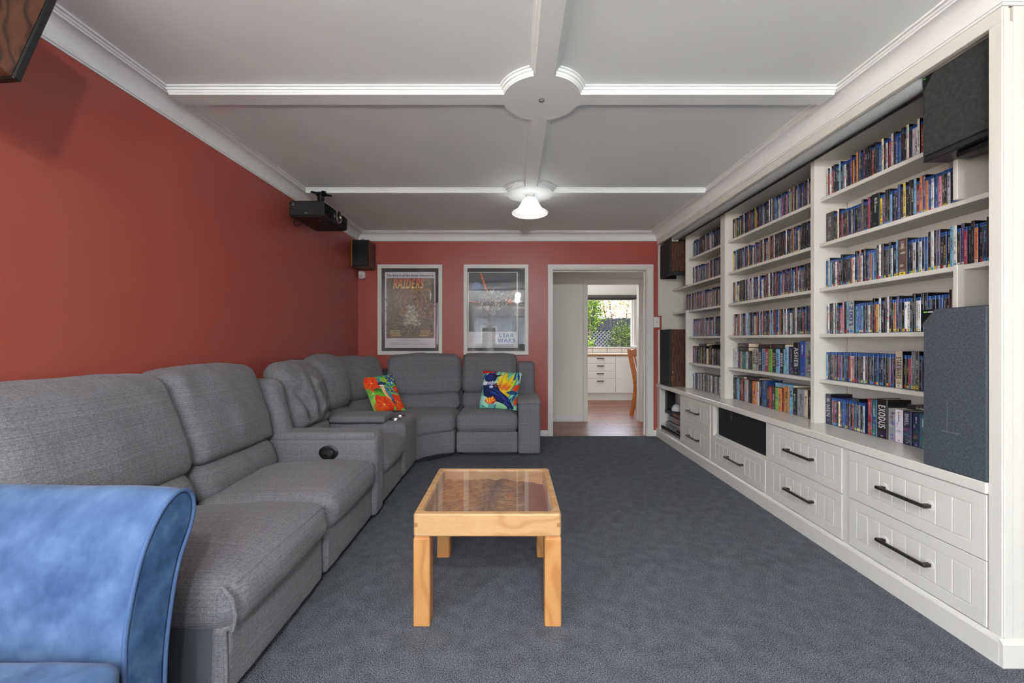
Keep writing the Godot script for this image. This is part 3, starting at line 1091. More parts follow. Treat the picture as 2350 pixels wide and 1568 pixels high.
func garden() -> void:
	var gr := bx(Vector3(-30, -0.5, -45), Vector3(30, -0.35, KW - 0.12))
	struct("ground_bounce", bx(Vector3(-30, -0.5, WB + 0.14), Vector3(30, -0.25, 40)), mat(Color(0.87, 0.85, 0.82), 0.9))  # unseen ground made pale to bounce sunlight up to the ceiling
	struct("ground", gr, tri_mat(Color(0.30, 0.36, 0.20), T.pile, 0.7, 0.95))
	# dark paling fence, board by board
	var fe := thing("paling_fence", "dark stained paling fence across the back of the garden", "fence", Vector3(3.4, -0.35, -13.0))
	var fm := mat(Color(0.085, 0.09, 0.11), 0.95)
	var fm2 := mat(Color(0.075, 0.08, 0.10), 0.95)
	fm.metallic_specular = 0.1
	fm2.metallic_specular = 0.1
	var r := RandomNumberGenerator.new()
	r.seed = 8
	var x := 0.6
	while x < 6.2:
		var h := 1.86 + r.randf_range(-0.02, 0.02)
		obj("paling", bx(Vector3(x, -0.35, -15.02), Vector3(x + 0.108, h, -13.0 + r.randf() * 0.006), 0.003), fm if r.randf() < 0.6 else fm2, fe)
		x += 0.118
	for y in [0.1, 1.52]:
		obj("fence_rail", bx(Vector3(0.6, y, -13.07), Vector3(6.2, y + 0.09, -15.02)), fm2, fe)
	# raised trellis of crossed laths in front
	var tr := thing("lattice_trellis", "dark diagonal lattice trellis panel standing at the left of the garden", "trellis", Vector3(2.5, -0.35, -12.2))
	var lm := mat(Color(0.20, 0.21, 0.24), 0.95)
	lm.metallic_specular = 0.1
	for sg in [-1.0, 1.0]:
		for k in 22:
			var o0 := Vector3(1.75 + k * 0.11, 0.45, -12.2 + sg * 0.006)
			var lath := MB.new()
			var p0 := Vector2(1.2 + k * 0.11, 0.2) if sg > 0 else Vector2(1.2 + k * 0.11, 1.46)
			var p1 := p0 + Vector2(1.26, 1.26 * sg)
			# trim to the panel 1.9..3.15
			var t0 := clampf((1.9 - p0.x) / 1.26, 0, 1)
			var t1 := clampf((3.12 - p0.x) / 1.26, 0, 1)
			if t1 - t0 < 0.05:
				continue
			var a := p0.lerp(p1, t0)
			var b := p0.lerp(p1, t1)
			var dd := (b - a).normalized()
			var nn := Vector2(-dd.y, dd.x) * 0.011
			lath.prism(PackedVector2Array([a + nn, b + nn, b - nn, a - nn]), Vector3(0, 0, o0.z), Vector3.RIGHT, Vector3.UP, Vector3(0, 0, 0.006))
			obj("lath", lath, lm, tr)
	var tf := MB.new()
	tf.box(Vector3(1.86, -0.35, -12.23), Vector3(1.91, 1.52, -12.18))
	tf.box(Vector3(3.11, -0.35, -12.23), Vector3(3.16, 1.52, -12.18))
	tf.box(Vector3(1.86, 1.46, -12.23), Vector3(3.16, 1.52, -12.18))
	tf.box(Vector3(1.9, 0.2, -12.26), Vector3(3.12, 1.46, -12.24))
	obj("trellis_frame", tf, fm2, tr)
	plant("leafy_tree", "bright yellow-green tree leaning in at the upper left of the kitchen window", "tree", Vector3(2.1, -0.35, -11.2), Vector3(2.0, 1.95, -11.2), Vector3(0.62, 0.75, 0.5), 5200, 0.032, 61, [Color(0.52, 0.66, 0.13), Color(0.40, 0.56, 0.12), Color(0.62, 0.72, 0.22), Color(0.30, 0.46, 0.10)])
	plant("grey_green_shrub", "fine-leaved grey-green shrub in the middle of the kitchen window view", "shrub", Vector3(2.95, -0.35, -10.45), Vector3(2.88, 0.97, -10.45), Vector3(0.52, 0.78, 0.4), 7500, 0.024, 62, [Color(0.42, 0.50, 0.28), Color(0.34, 0.44, 0.22), Color(0.52, 0.58, 0.36), Color(0.28, 0.36, 0.18)])
	plant("green_shrub", "dense bright green shrub at the right of the kitchen window view", "shrub", Vector3(3.82, -0.35, -11.6), Vector3(3.80, 0.93, -11.6), Vector3(0.55, 0.85, 0.4), 6500, 0.030, 63, [Color(0.26, 0.48, 0.14), Color(0.20, 0.38, 0.12), Color(0.36, 0.58, 0.18), Color(0.15, 0.30, 0.10)])
	plant("low_plant", "small lime green plant at the lower left corner of the kitchen window", "plant", Vector3(1.88, -0.35, -10.1), Vector3(1.86, 0.88, -10.1), Vector3(0.25, 0.4, 0.25), 1200, 0.03, 66, [Color(0.56, 0.70, 0.22), Color(0.44, 0.60, 0.18)])
	plant("blossom_tree", "pale blossoming tree rising behind the dark fence", "tree", Vector3(4.2, -0.35, -15.8), Vector3(4.1, 2.75, -15.8), Vector3(2.2, 1.25, 0.9), 9000, 0.042, 64, [Color(0.93, 0.88, 0.84), Color(0.88, 0.80, 0.62), Color(0.80, 0.74, 0.44), Color(0.95, 0.93, 0.92), Color(0.70, 0.64, 0.44)])
	# across the lawn behind the camera: what the picture glass mirrors
	var gf := thing("garden_fence", "low dark board fence across the pale ground outside the big windows", "fence", Vector3(0, -0.25, 6.6))  # low and dark, added to keep bounced light off the return wall
	for k in 5:
		obj("board", bx(Vector3(-6.0, -0.20 + k * 0.24, 6.58), Vector3(6.0, 0.03 + k * 0.24, 6.62), 0.004), fm, gf)
	for k in 7:
		obj("post", bx(Vector3(-6.0 + k * 2.0, -0.25, 6.62), Vector3(-5.9 + k * 2.0, 1.0, 6.72), 0.004), fm2, gf)
	var ho := thing("neighbour_house", "pale weatherboard house with white windows, mirrored in the right poster's glass", "house", Vector3(-1.0, -0.35, 15.0))
	obj("wall", bx(Vector3(-7, -0.35, 15), Vector3(3.2, 2.6, 21)), mat(Color(0.62, 0.66, 0.72), 0.8), ho)
	var rf := MB.new()
	rf.prism(PackedVector2Array([Vector2(14.5, 2.55), Vector2(21.5, 2.55), Vector2(18, 4.2)]), Vector3(-7.4, 0, 0), Vector3(0, 0, 1), Vector3.UP, Vector3(11.0, 0, 0))
	obj("roof", rf, mat(Color(0.25, 0.25, 0.27), 0.8), ho)
	for xx in [-4.6, -1.9, 0.7]:
		var wf := MB.new()
		for q in [[0.0, 0.8, 0.08, 2.0], [0.92, 0.8, 1.0, 2.0], [0.08, 0.8, 0.92, 0.88], [0.08, 1.92, 0.92, 2.0]]:
			wf.box(Vector3(xx + q[0], q[1], 14.95), Vector3(xx + q[2], q[3], 15.02))
		var fo := obj("window", wf, M.frame, ho)
		obj("pane", bx(Vector3(xx + 0.08, 0.88, 14.98), Vector3(xx + 0.92, 1.92, 15.0)), mat(Color(0.16, 0.18, 0.2), 0.15), fo)
	plant("hedge_tree", "green tree beside the neighbouring house, mirrored in the poster glass", "tree", Vector3(5.2, -0.35, 11.0), Vector3(5.2, 1.6, 11.0), Vector3(1.9, 1.9, 1.5), 1500, 0.14, 65, [Color(0.30, 0.46, 0.16), Color(0.44, 0.56, 0.22), Color(0.22, 0.36, 0.12)])

# ---------------------------------------------------------------- built-in cupboards and shelves
const XS := 1.917       # front of the shelf uprights
const XH := 1.946       # front of the shelf boards
const XB := 2.125       # back panel
const SH := [2.060, 1.776, 1.494, 1.207, 0.921]
const TOPY := 0.640

func drawer_front(d0: float, d1: float, y0: float, y1: float) -> MB:
	var m := MB.new()
	var xf := 1.7575
	m.box(Vector3(xf + 0.004, y0, -d1), Vector3(1.782, y1, -d0))
	var b := 0.05
	m.box(Vector3(xf, y0, -d1), Vector3(xf + 0.006, y0 + b, -d0), 0.0014)
	m.box(Vector3(xf, y1 - b, -d1), Vector3(xf + 0.006, y1, -d0), 0.0014)
	m.box(Vector3(xf, y0 + b - 0.001, -d0 - b), Vector3(xf + 0.006, y1 - b + 0.001, -d0), 0.0014)
	m.box(Vector3(xf, y0 + b - 0.001, -d1), Vector3(xf + 0.006, y1 - b + 0.001, -d1 + b), 0.0014)
	var k := int(round((d1 - d0 - 2 * b) / 0.066))
	var w := (d1 - d0 - 2 * b - 0.003) / k
	for i in k:
		var z := -d1 + b + 0.003 + w * i
		m.box(Vector3(xf, y0 + b + 0.003, z), Vector3(xf + 0.006, y1 - b - 0.003, z + w - 0.0035), 0.0014)
	return m

func add_drawer(u: Node3D, d0: float, d1: float, y0: float, y1: float) -> void:
	var f := obj("drawer", drawer_front(d0, d1, y0, y1), M.cab, u)
	var y := (y0 + y1) * 0.5
	var z := -(d0 + d1) * 0.5
	var h := MB.new()
	h.box(Vector3(1.7185, y - 0.0075, z - 0.118), Vector3(1.730, y + 0.0075, z + 0.118), 0.003)
	for s in [-1.0, 1.0]:
		h.prism(PackedVector2Array([Vector2(1.7225, s * 0.117), Vector2(1.7575, s * 0.112), Vector2(1.7575, s * 0.096), Vector2(1.7265, s * 0.099)]), Vector3(0, y - 0.0065, z), Vector3(1, 0, 0), Vector3(0, 0, 1), Vector3(0, 0.013, 0))
	obj("handle", h, M.bronze, f)
	for s in [-1.0, 1.0]:
		var r := MB.new()
		r.lathe(PackedVector2Array([Vector2(0.021, 0.0), Vector2(0.021, 0.0012), Vector2(0.018, 0.0022), Vector2(0.0, 0.0022)]), Vector3(1.7575, y, z + s * 0.104), Vector3.LEFT, 28, true)
		obj("handle_rosette", r, M.rosette, f)

func carcass(d0: float, d1: float, open_top := false) -> MB:
	var m := MB.new()
	m.box(Vector3(1.785, 0.10, -d1 - 0.015), Vector3(XB, 0.115, -d0 + 0.015))
	m.box(Vector3(1.785, 0.10, -d1 - 0.015), Vector3(XB, 0.596, -d1))
	m.box(Vector3(1.785, 0.10, -d0), Vector3(XB, 0.596, -d0 + 0.015))
	m.box(Vector3(XB - 0.015, 0.10, -d1), Vector3(XB, 0.596, -d0))
	if open_top:
		m.box(Vector3(1.785, 0.335, -d1), Vector3(XB - 0.015, 0.35, -d0))
	return m

func bookcase() -> void:
	# plinth, fascia, end post belong to the room
	var p := MB.new()
	p.prism(PackedVector2Array([Vector2(1.746, 0), Vector2(1.746, 0.082), Vector2(1.750, 0.090), Vector2(1.760, 0.098), Vector2(1.80, 0.0985), Vector2(1.80, 0)]), Vector3(0, 0, WF + 0.001), Vector3(1, 0, 0), Vector3(0, 1, 0), Vector3(0, 0, ND - WF - 0.001))
	p.prism(PackedVector2Array([Vector2(0.0, 0), Vector2(0.014, 0), Vector2(0.014, 0.082), Vector2(0.010, 0.090), Vector2(0.0, 0.098)]), Vector3(1.747, 0, ND), Vector3(0, 0, 1), Vector3(0, 1, 0), Vector3(WR - 1.747, 0, 0))
	struct("baseboard_right", p, M.cab)
	var s := MB.new()
	s.box(Vector3(1.76, 2.316, WF + 0.001), Vector3(1.785, 2.374, -1.4706), 0.002)
	s.box(Vector3(1.76, 0.098, -1.5136), Vector3(1.80, 2.316, -1.4706), 0.002)
	s.box(Vector3(1.80, 0.098, -1.5130), Vector3(2.12, 2.316, -1.50))
	# bead on the return wall next to the post
	s.box(Vector3(1.764, 0.098, ND), Vector3(1.785, 2.36, ND + 0.004), 0.002)
	struct("trim_12", s, M.cab)
	struct("wall_bulkhead", bx(Vector3(1.764, 2.372, WF), Vector3(2.14, CH, ND - 0.05)), M.white)
	# face frame of the base units
	var ff := MB.new()
	for d in [[4.895, 4.974], [4.256, 4.297], [3.592, 3.636], [2.804, 2.844], [2.141, 2.181]]:
		ff.box(Vector3(1.7635, 0.098, -d[1]), Vector3(1.785, 0.597, -d[0]), 0.001)
	struct("trim_13", ff, M.cab)
	# base units
	var u := thing("cabinet_unit", "open white base unit at the far end holding the electronics", "cabinet", Vector3(1.94, 0.1, -4.6))
	var cm := carcass(4.297, 4.895)
	obj("body", cm, M.cab, u)
	u = thing("cabinet_unit", "white base unit of two grooved drawers beside the open electronics unit", "cabinet", Vector3(1.94, 0.1, -3.95))
	obj("body", carcass(3.636, 4.256), M.cab, u)
	add_drawer(u, 3.639, 4.253, 0.102, 0.346)
	add_drawer(u, 3.639, 4.253, 0.349, 0.594)
	u = thing("cabinet_unit", "white base unit with one low drawer below the black centre speaker", "cabinet", Vector3(1.94, 0.1, -3.22))
	obj("body", carcass(2.844, 3.592, true), M.cab, u)
	add_drawer(u, 2.847, 3.589, 0.102, 0.335)
	u = thing("cabinet_unit", "white base unit of two grooved drawers right of the centre speaker", "cabinet", Vector3(1.94, 0.1, -2.49))
	obj("body", carcass(2.181, 2.804), M.cab, u)
	add_drawer(u, 2.184, 2.801, 0.102, 0.346)
	add_drawer(u, 2.184, 2.801, 0.349, 0.594)
	u = thing("cabinet_unit", "nearest white base unit with two wide grooved drawers under the tall speaker", "cabinet", Vector3(1.94, 0.1, -1.83))
	obj("body", carcass(1.53, 2.141), M.cab, u)
	add_drawer(u, 1.517, 2.138, 0.102, 0.346)
	add_drawer(u, 1.517, 2.138, 0.349, 0.594)
	tag(obj("worktop", bx(Vector3(1.752, 0.597, WF + 0.001), Vector3(XB, TOPY, -1.5136), 0.004), M.top), "long glossy white worktop running over all the base units", "worktop")
	# shelving bays: uprights, top, back, shelves
	bay("far white shelving bay next to the doorway wall", 3.769, 4.535, [[4.51, 4.535, 1.776, 2.307], [4.51, 4.535, TOPY, 1.494]], 4.535, 4.963, 3.769, 3.769)
	bay("middle white shelving bay between the two full height uprights", 2.631, 3.689, [[3.689, 3.769, TOPY, 2.307]], 3.689, 3.689, 2.631, 2.631)
	bay("nearest white shelving bay beside the big speakers", 1.514, 2.595, [[2.595, 2.631, TOPY, 2.307], [1.763, 1.782, 1.776, 2.307], [1.763, 1.782, TOPY, 1.494]], 2.595, 2.595, 1.782, 1.515)
	# painted panel on the end wall with a notch round the switch
	var e := MB.new()
	e.box(Vector3(1.772, TOPY, WF), Vector3(XB, 1.292, WF + 0.012), 0.001)
	e.box(Vector3(1.815, 1.292, WF), Vector3(XB, 1.461, WF + 0.012), 0.001)
	e.box(Vector3(1.772, 1.461, WF), Vector3(XB, 2.37, WF + 0.012), 0.001)
	struct("trim_14", e, M.cab)
	# projection screen rolled up behind the fascia
	var sc := thing("projection_screen", "grey projection screen casing rolled up along the top of the shelves", "projector screen", Vector3(1.82, 2.27, -3.1))
	var m := MB.new()
	m.lathe(PackedVector2Array([Vector2(0.0, 0.0), Vector2(0.036, 0.0), Vector2(0.036, 2.765), Vector2(0.0, 2.765)]), Vector3(1.823, 2.312, -4.57), Vector3(0, 0, 1), 28, true)
	obj("casing", m, mat(Color(0.62, 0.64, 0.645), 0.5), sc)
	m = MB.new()
	m.box(Vector3(1.852, 2.272, -4.55), Vector3(1.862, 2.284, -1.81), 0.002)
	obj("bottom_bar", m, M.dark, sc)
	m = MB.new()
	m.lathe(PackedVector2Array([Vector2(0.0, 0.0), Vector2(0.021, 0.0), Vector2(0.021, 0.28), Vector2(0.0, 0.28)]), Vector3(1.823, 2.340, -1.803), Vector3(0, 0, 1), 28, true)
	obj("end_roll", m, mat(Color(0.78, 0.76, 0.73), 0.6), sc)
	m = MB.new()
	m.box(Vector3(1.79, 2.270, -4.59), Vector3(1.86, 2.372, -4.572), 0.003)
	obj("bracket", m, M.plastic, sc)

func bay(label: String, d0: float, d1: float, ups: Array, s_far: float, s_far_long: float, s_near: float, s_near_long: float) -> void:
	var o := thing("shelving_bay", label, "shelves", Vector3(2.02, TOPY, -(d0 + d1) * 0.5))
	for q in ups:
		obj("upright", bx(Vector3(XS, q[2], -q[1]), Vector3(XB, q[3] + (0.0 if q[3] < 2.3 else 0.034), -q[0]), 0.002), M.cab, o)
	var far := maxf(s_far_long, d1)
	obj("back_panel", bx(Vector3(XB, TOPY, -far), Vector3(2.139, 2.341, -d0)), M.cab, o)
	obj("top_board", bx(Vector3(XS + 0.002, 2.307, -far + 0.001), Vector3(XB, 2.341, -d0), 0.002), M.cab, o)
	for i in 5:
		var longer := i == 1 or i == 2
		obj("shelf", bx(Vector3(XH, SH[i] - 0.022, -(s_far_long if longer else s_far)), Vector3(XB, SH[i], -(s_near_long if longer else s_near)), 0.002), M.cab, o)

# ---------------------------------------------------------------- the corner sofa
# soft pad: centre, three axes, half sizes, corner radius; front bulge and wrinkles along the second and third axis
func pad(root: Node3D, called: String, c: Vector3, ax: Vector3, ay: Vector3, az: Vector3, h: Vector3, r: float, o := {}) -> MeshInstance3D:
	var m := MB.new()
	var nz := noise(o.get("wf", 5.0), o.get("seed", 1), 3)
	var crown: Vector3 = o.get("crown", Vector3.ZERO)
	var wr: float = o.get("wr", 0.006)
	var lean: float = o.get("lean", 0.0)
	var sag: float = o.get("sag", 0.0)
	var f := func(p: Vector3) -> Vector3:
		var q := Vector3(p.x / h.x, p.y / h.y, p.z / h.z)
		var e := p
		e.y += crown.y * (1.0 - q.x * q.x) * (1.0 - q.z * q.z) * signf(q.y) * absf(q.y)
		e.x += crown.x * (1.0 - q.y * q.y) * (1.0 - q.z * q.z) * maxf(q.x, 0.0)
		e.z += crown.z * (1.0 - q.y * q.y) * (1.0 - q.x * q.x) * q.z
		e.x += lean * q.y
		for cr in o.get("folds", []):
			var ca: Vector2 = cr[0]
			var cb: Vector2 = cr[1]
			var pq := Vector2(q.z, q.y)
			var tt := clampf((pq - ca).dot(cb - ca) / (cb - ca).length_squared(), 0.0, 1.0)
			var dd := pq.distance_to(ca.lerp(cb, tt)) / 0.11
			e.x -= 0.024 * sin(PI * clampf(tt * 0.8 + 0.2, 0, 1)) * exp(-dd * dd) * clampf(q.x, 0.0, 1.0)
			e.x += 0.010 * sin(PI * tt) * exp(-pow(dd - 1.9, 2.0)) * clampf(q.x, 0.0, 1.0)
		e.y -= sag * (1.0 - q.x) * 0.5
		var w := c + ax * e.x + ay * e.y + az * e.z
		var k := nz.get_noise_3dv(w)
		var k2 := nz.get_noise_3dv(w * 2.7 + Vector3(7, 3, 1))
		return w + ay * (k * wr * 1.2) + ax * ((k2 * 0.6 + k) * wr) + az * (k2 * wr * 0.6)
	m.soft(h, r, o.get("n", Vector3i(8, 6, 10)), f)
	var made := obj(called, m, o.get("mat", M.cloth), root)
	if o.has("stitch"):
		# stitched seam that follows the front crest
		var path := []
		var k := r * 0.7071 - r
		for i in 25:
			var t := lerpf(-0.9, 0.9, i / 24.0)
			path.append(f.call(Vector3(h.x + k, h.y + k, h.z * t) if o["stitch"] == "x" else Vector3(h.x * t, h.y + k, h.z + k)))
		var sm := MB.new()
		sm.tube(path, 0.0026, 6)
		obj("piping", sm, M.cloth, made)
	return made

func run_pad(root: Node3D, called: String, x0: float, x1: float, y0: float, y1: float, d0: float, d1: float, r: float, o := {}) -> MeshInstance3D:
	return pad(root, called, Vector3((x0 + x1) * 0.5, (y0 + y1) * 0.5, -(d0 + d1) * 0.5), Vector3.RIGHT, Vector3.UP, Vector3.BACK, Vector3((x1 - x0) * 0.5, (y1 - y0) * 0.5, (d1 - d0) * 0.5), r, o)

func seam(root: Node3D, path: Array, r := 0.0035) -> void:
	var m := MB.new()
	m.tube(path, r, 6)
	obj("piping", m, M.cloth, root)

func sofa() -> void:
	var s := thing("corner_sofa", "large dark grey fabric corner sofa with recliners along the red walls", "sofa", Vector3(-1.3, 0, -3.0))
	# left run: base, footrest panels, seats
	var b := MB.new()
	b.box(Vector3(-1.82, 0.03, -3.8), Vector3(-0.945, 0.27, -1.288), 0.01)
	b.box(Vector3(-1.84, 0.05, -3.9), Vector3(-1.72, 0.80, -1.29), 0.02)
	obj("base", b, M.under, s)
	var runs := [[1.28, 1.950, 0], [1.968, 2.622, 0], [2.80, 3.33, 0]]
	var i := 0
	for q in runs:
		run_pad(s, "footrest_panel", -0.955, -0.895, 0.035, 0.262, q[0] + 0.006, q[1] - 0.004, 0.025, {"crown": Vector3(0.010, 0, 0), "wr": 0.005, "seed": 40 + i, "n": Vector3i(2, 6, 12)})
		run_pad(s, "seat_cushion", -1.56, -0.862, 0.235, 0.412, q[0], q[1], 0.068, {"crown": Vector3(0.015, 0.052, 0.0), "wr": 0.007, "seed": 50 + i, "stitch": "x", "sag": 0.02, "n": Vector3i(14, 4, 12)})
		i += 1
	# end panel seam roll at the open end
	seam(s, [Vector3(-0.905, 0.40, -1.276), Vector3(-0.872, 0.365, -1.274), Vector3(-0.860, 0.31, -1.274), Vector3(-0.872, 0.262, -1.276)], 0.007)
	seam(s, [Vector3(-0.90, 0.255, -1.284), Vector3(-0.897, 0.15, -1.284), Vector3(-0.898, 0.04, -1.284)], 0.007)
	# backs of the left run: lumbar roll, back cushion, shell
	var backs := [[1.24, 1.965, 0.0, 31], [1.975, 2.625, 0.008, 32]]
	for q in backs:
		var c := Vector3(-1.67, 0.776 + q[2], -(q[0] + q[1]) * 0.5)
		pad(s, "back_cushion", c, Vector3.RIGHT, Vector3.UP, Vector3.BACK, Vector3(0.105, 0.234, (q[1] - q[0]) * 0.5), 0.062, {"lean": -0.078, "crown": Vector3(0.035, 0.012, 0.006), "wr": 0.012, "seed": q[3], "wf": 4.0, "n": Vector3i(5, 12, 18)})
		pad(s, "lumbar_cushion", Vector3(-1.605, 0.462, c.z), Vector3.RIGHT, Vector3.UP, Vector3.BACK, Vector3(0.12, 0.112, (q[1] - q[0]) * 0.5 - 0.004), 0.085, {"lean": -0.035, "crown": Vector3(0.022, 0.0, 0.0), "wr": 0.009, "seed": q[3] + 7, "n": Vector3i(4, 6, 16)})
	# third back: slumped headrest with deep folds
	pad(s, "back_cushion", Vector3(-1.60, 0.765, -3.065), Vector3.RIGHT, Vector3.UP, Vector3.BACK, Vector3(0.10, 0.238, 0.255), 0.09, {"lean": -0.062, "crown": Vector3(0.06, 0.014, 0.0), "wr": 0.024, "seed": 83, "wf": 3.0, "n": Vector3i(6, 34, 36), "folds": [[Vector2(0.15, 0.5), Vector2(-0.05, -0.85)], [Vector2(-0.9, 0.05), Vector2(-0.08, -0.88)], [Vector2(-0.95, -0.45), Vector2(-0.2, -0.95)], [Vector2(0.75, 0.2), Vector2(0.35, -0.7)]]})
	pad(s, "lumbar_cushion", Vector3(-1.58, 0.47, -3.065), Vector3.RIGHT, Vector3.UP, Vector3.BACK, Vector3(0.12, 0.12, 0.262), 0.085, {"lean": -0.03, "crown": Vector3(0.02, 0, 0), "wr": 0.01, "seed": 78, "n": Vector3i(4, 6, 12)})
	# arm between second and third seat with recliner handle
	run_pad(s, "arm", -1.60, -0.872, 0.03, 0.560, 2.628, 2.790, 0.032, {"crown": Vector3(0.006, 0.006, 0.004), "wr": 0.004, "seed": 21, "n": Vector3i(16, 12, 5)})
	run_pad(s, "arm_pad", -1.58, -0.880, 0.520, 0.572, 2.622, 2.796, 0.022, {"crown": Vector3(0.0, 0.006, 0.0), "wr": 0.003, "seed": 22, "n": Vector3i(16, 2, 5)})
	run_pad(s, "back_wing", -1.79, -1.49, 0.48, 0.915, 2.640, 2.790, 0.07, {"lean": -0.05, "wr": 0.008, "seed": 24, "n": Vector3i(5, 10, 4)})
	var h := MB.new()
	h.lathe(PackedVector2Array([Vector2(0.046, 0.0), Vector2(0.046, 0.004), Vector2(0.036, 0.008), Vector2(0.0, 0.008)]), Vector3(-1.175, 0.446, -2.626), Vector3.BACK, 28, true)
	for k in h.v.size():
		h.v[k].x = -1.175 + (h.v[k].x + 1.175) * 1.35
	var hd := obj("recliner_handle", h, M.black, s)
	var lv := MB.new()
	lv.box(Vector3(-1.218, 0.434, -2.618), Vector3(-1.165, 0.458, -2.604), 0.006)
	lv.lathe(PackedVector2Array([Vector2(0.024, 0.0), Vector2(0.024, 0.014), Vector2(0.017, 0.019), Vector2(0.0, 0.019)]), Vector3(-1.160, 0.446, -2.618), Vector3.BACK, 20, true)
	obj("lever", lv, M.dark, hd)
	# console with lid and two cup holders
	run_pad(s, "console", -1.56, -0.882, 0.03, 0.486, 3.345, 3.80, 0.055, {"crown": Vector3(0.01, 0.0, 0), "wr": 0.005, "seed": 25, "n": Vector3i(14, 10, 8)})
	run_pad(s, "console_lid", -1.50, -1.036, 0.488, 0.546, 3.325, 3.60, 0.025, {"crown": Vector3(0, 0.010, 0), "wr": 0.004, "seed": 26, "n": Vector3i(10, 2, 8)})
	for z in [-3.49, -3.635]:
		var cu := MB.new()
		cu.lathe(PackedVector2Array([Vector2(0.0, -0.002), Vector2(0.033, -0.002), Vector2(0.036, 0.007), Vector2(0.043, 0.009), Vector2(0.044, 0.004), Vector2(0.044, -0.004)]), Vector3(-0.992, 0.487, z), Vector3.UP, 28, true)
		obj("cup_holder", cu, M.chrome, s)
	# narrow back behind the console
	pad(s, "back_cushion", Vector3(-1.62, 0.80, -3.575), Vector3(1, 0, 0.12).normalized(), Vector3.UP, Vector3(-0.12, 0, 1).normalized(), Vector3(0.10, 0.226, 0.215), 0.095, {"lean": -0.055, "crown": Vector3(0.055, 0.016, 0), "wr": 0.012, "seed": 27, "n": Vector3i(5, 12, 12)})
	pad(s, "lumbar_cushion", Vector3(-1.60, 0.49, -3.56), Vector3(1, 0, 0.12).normalized(), Vector3.UP, Vector3(-0.12, 0, 1).normalized(), Vector3(0.11, 0.11, 0.235), 0.08, {"lean": -0.03, "crown": Vector3(0.02, 0, 0), "wr": 0.008, "seed": 28, "n": Vector3i(4, 6, 12)})
	# corner wedge
	var A := Vector3(-0.905, 0, -3.825)
	var B := Vector3(-0.572, 0, -4.085)
	var C := Vector3(-0.572, 0, -4.66)
	var D := Vector3(-1.50, 0, -3.86)
	var wedge := func(p: Vector3, hx: float, y0: float, y1: float, hz: float, bulge: float) -> Vector3:
		var sx := p.x / hx * 0.5 + 0.5
		var tz := 0.5 - p.z / hz * 0.5
		var g := A.lerp(B, sx).lerp(D.lerp(C, sx), tz)
		g += Vector3(-0.70, 0, -0.75) * (0.30 * (1.0 - pow(2.0 * sx - 1.0, 2.0)) * tz * bulge)
		# the front face is hollow like the inside of a bend
		g += Vector3(-0.61, 0, -0.79) * (0.035 * (1.0 - pow(2.0 * sx - 1.0, 2.0)) * (1.0 - tz))
		return g
	var nz := noise(5.0, 91, 3)
	var w := MB.new()
	w.soft(Vector3(0.25, 0.1, 0.3), 0.07, Vector3i(12, 4, 12), func(p: Vector3) -> Vector3:
		var g: Vector3 = wedge.call(p, 0.25, 0.0, 1.0, 0.3, 1.0)
		var qx := p.x / 0.25
		var qz := p.z / 0.3
		var y := 0.325 + p.y * 0.92
		if p.y > 0.0:
			y += (0.035 * (1.0 - qx * qx) * (1.0 - qz * qz)) * (p.y / 0.1)
		return Vector3(g.x, y, g.z) + Vector3(0, 1, 0) * nz.get_noise_3dv(g) * 0.008)
	obj("corner_seat", w, M.cloth, s)
	w = MB.new()
	w.soft(Vector3(0.25, 0.11, 0.3), 0.022, Vector3i(12, 5, 4), func(p: Vector3) -> Vector3:
		var g: Vector3 = wedge.call(p * Vector3(0.985, 1, 0.97), 0.25, 0.0, 1.0, 0.3, 1.0)
		return Vector3(g.x, 0.145 + p.y, g.z) + Vector3(0.6, 0, 0.78) * nz.get_noise_3dv(Vector3(g.x, p.y, g.z)) * 0.006)
	obj("corner_panel", w, M.cloth, s)
	var ft := MB.new()
	ft.prism(PackedVector2Array([Vector2(-0.93, -3.86), Vector2(-0.59, -4.12), Vector2(-0.59, -4.6), Vector2(-1.5, -4.5), Vector2(-1.6, -3.9)]), Vector3(0, 0.004, 0), Vector3(1, 0, 0), Vector3(0, 0, 1), Vector3(0, 0.04, 0))
	obj("plinth", ft, M.dark, s)
	var shell := MB.new()
	shell.prism(PackedVector2Array([Vector2(-1.84, -3.7), Vector2(-1.68, -3.75), Vector2(-1.52, -4.35), Vector2(-1.35, -4.62), Vector2(-0.57, -4.74), Vector2(-0.57, -4.90), Vector2(-1.5, -4.90), Vector2(-1.84, -4.55)]), Vector3(0, 0.04, 0), Vector3(1, 0, 0), Vector3(0, 0, 1), Vector3(0, 0.78, 0))
	obj("back_shell", shell, M.under, s)
	var segs := [[Vector3(-1.545, 0, -3.815), Vector3(-1.335, 0, -4.40), 0.0, 1.0], [Vector3(-1.315, 0, -4.415), Vector3(-0.578, 0, -4.63), 0.0, 1.0]]
	for k in 2:
		var a: Vector3 = segs[k][0]
		var e: Vector3 = segs[k][1]
		var al := (e - a).normalized()
		var fr := Vector3(-al.z, 0, al.x)
		if fr.z < 0:
			fr = -fr
		var len_ := a.distance_to(e) * 0.5
		var mid := (a + e) * 0.5
		pad(s, "back_cushion", mid - fr * 0.135 + Vector3(0, 0.785 + (0.0 if k == 0 else 0.0), 0), fr, Vector3.UP, fr.cross(Vector3.UP), Vector3(0.10, 0.205 + 0.01 * k, len_ + 0.012 + 0.016 * k), 0.085, {"lean": -0.055, "crown": Vector3(0.03 - 0.05 * k, 0.016, 0.0), "wr": 0.012, "seed": 61 + k, "n": Vector3i(5, 12, 20)})
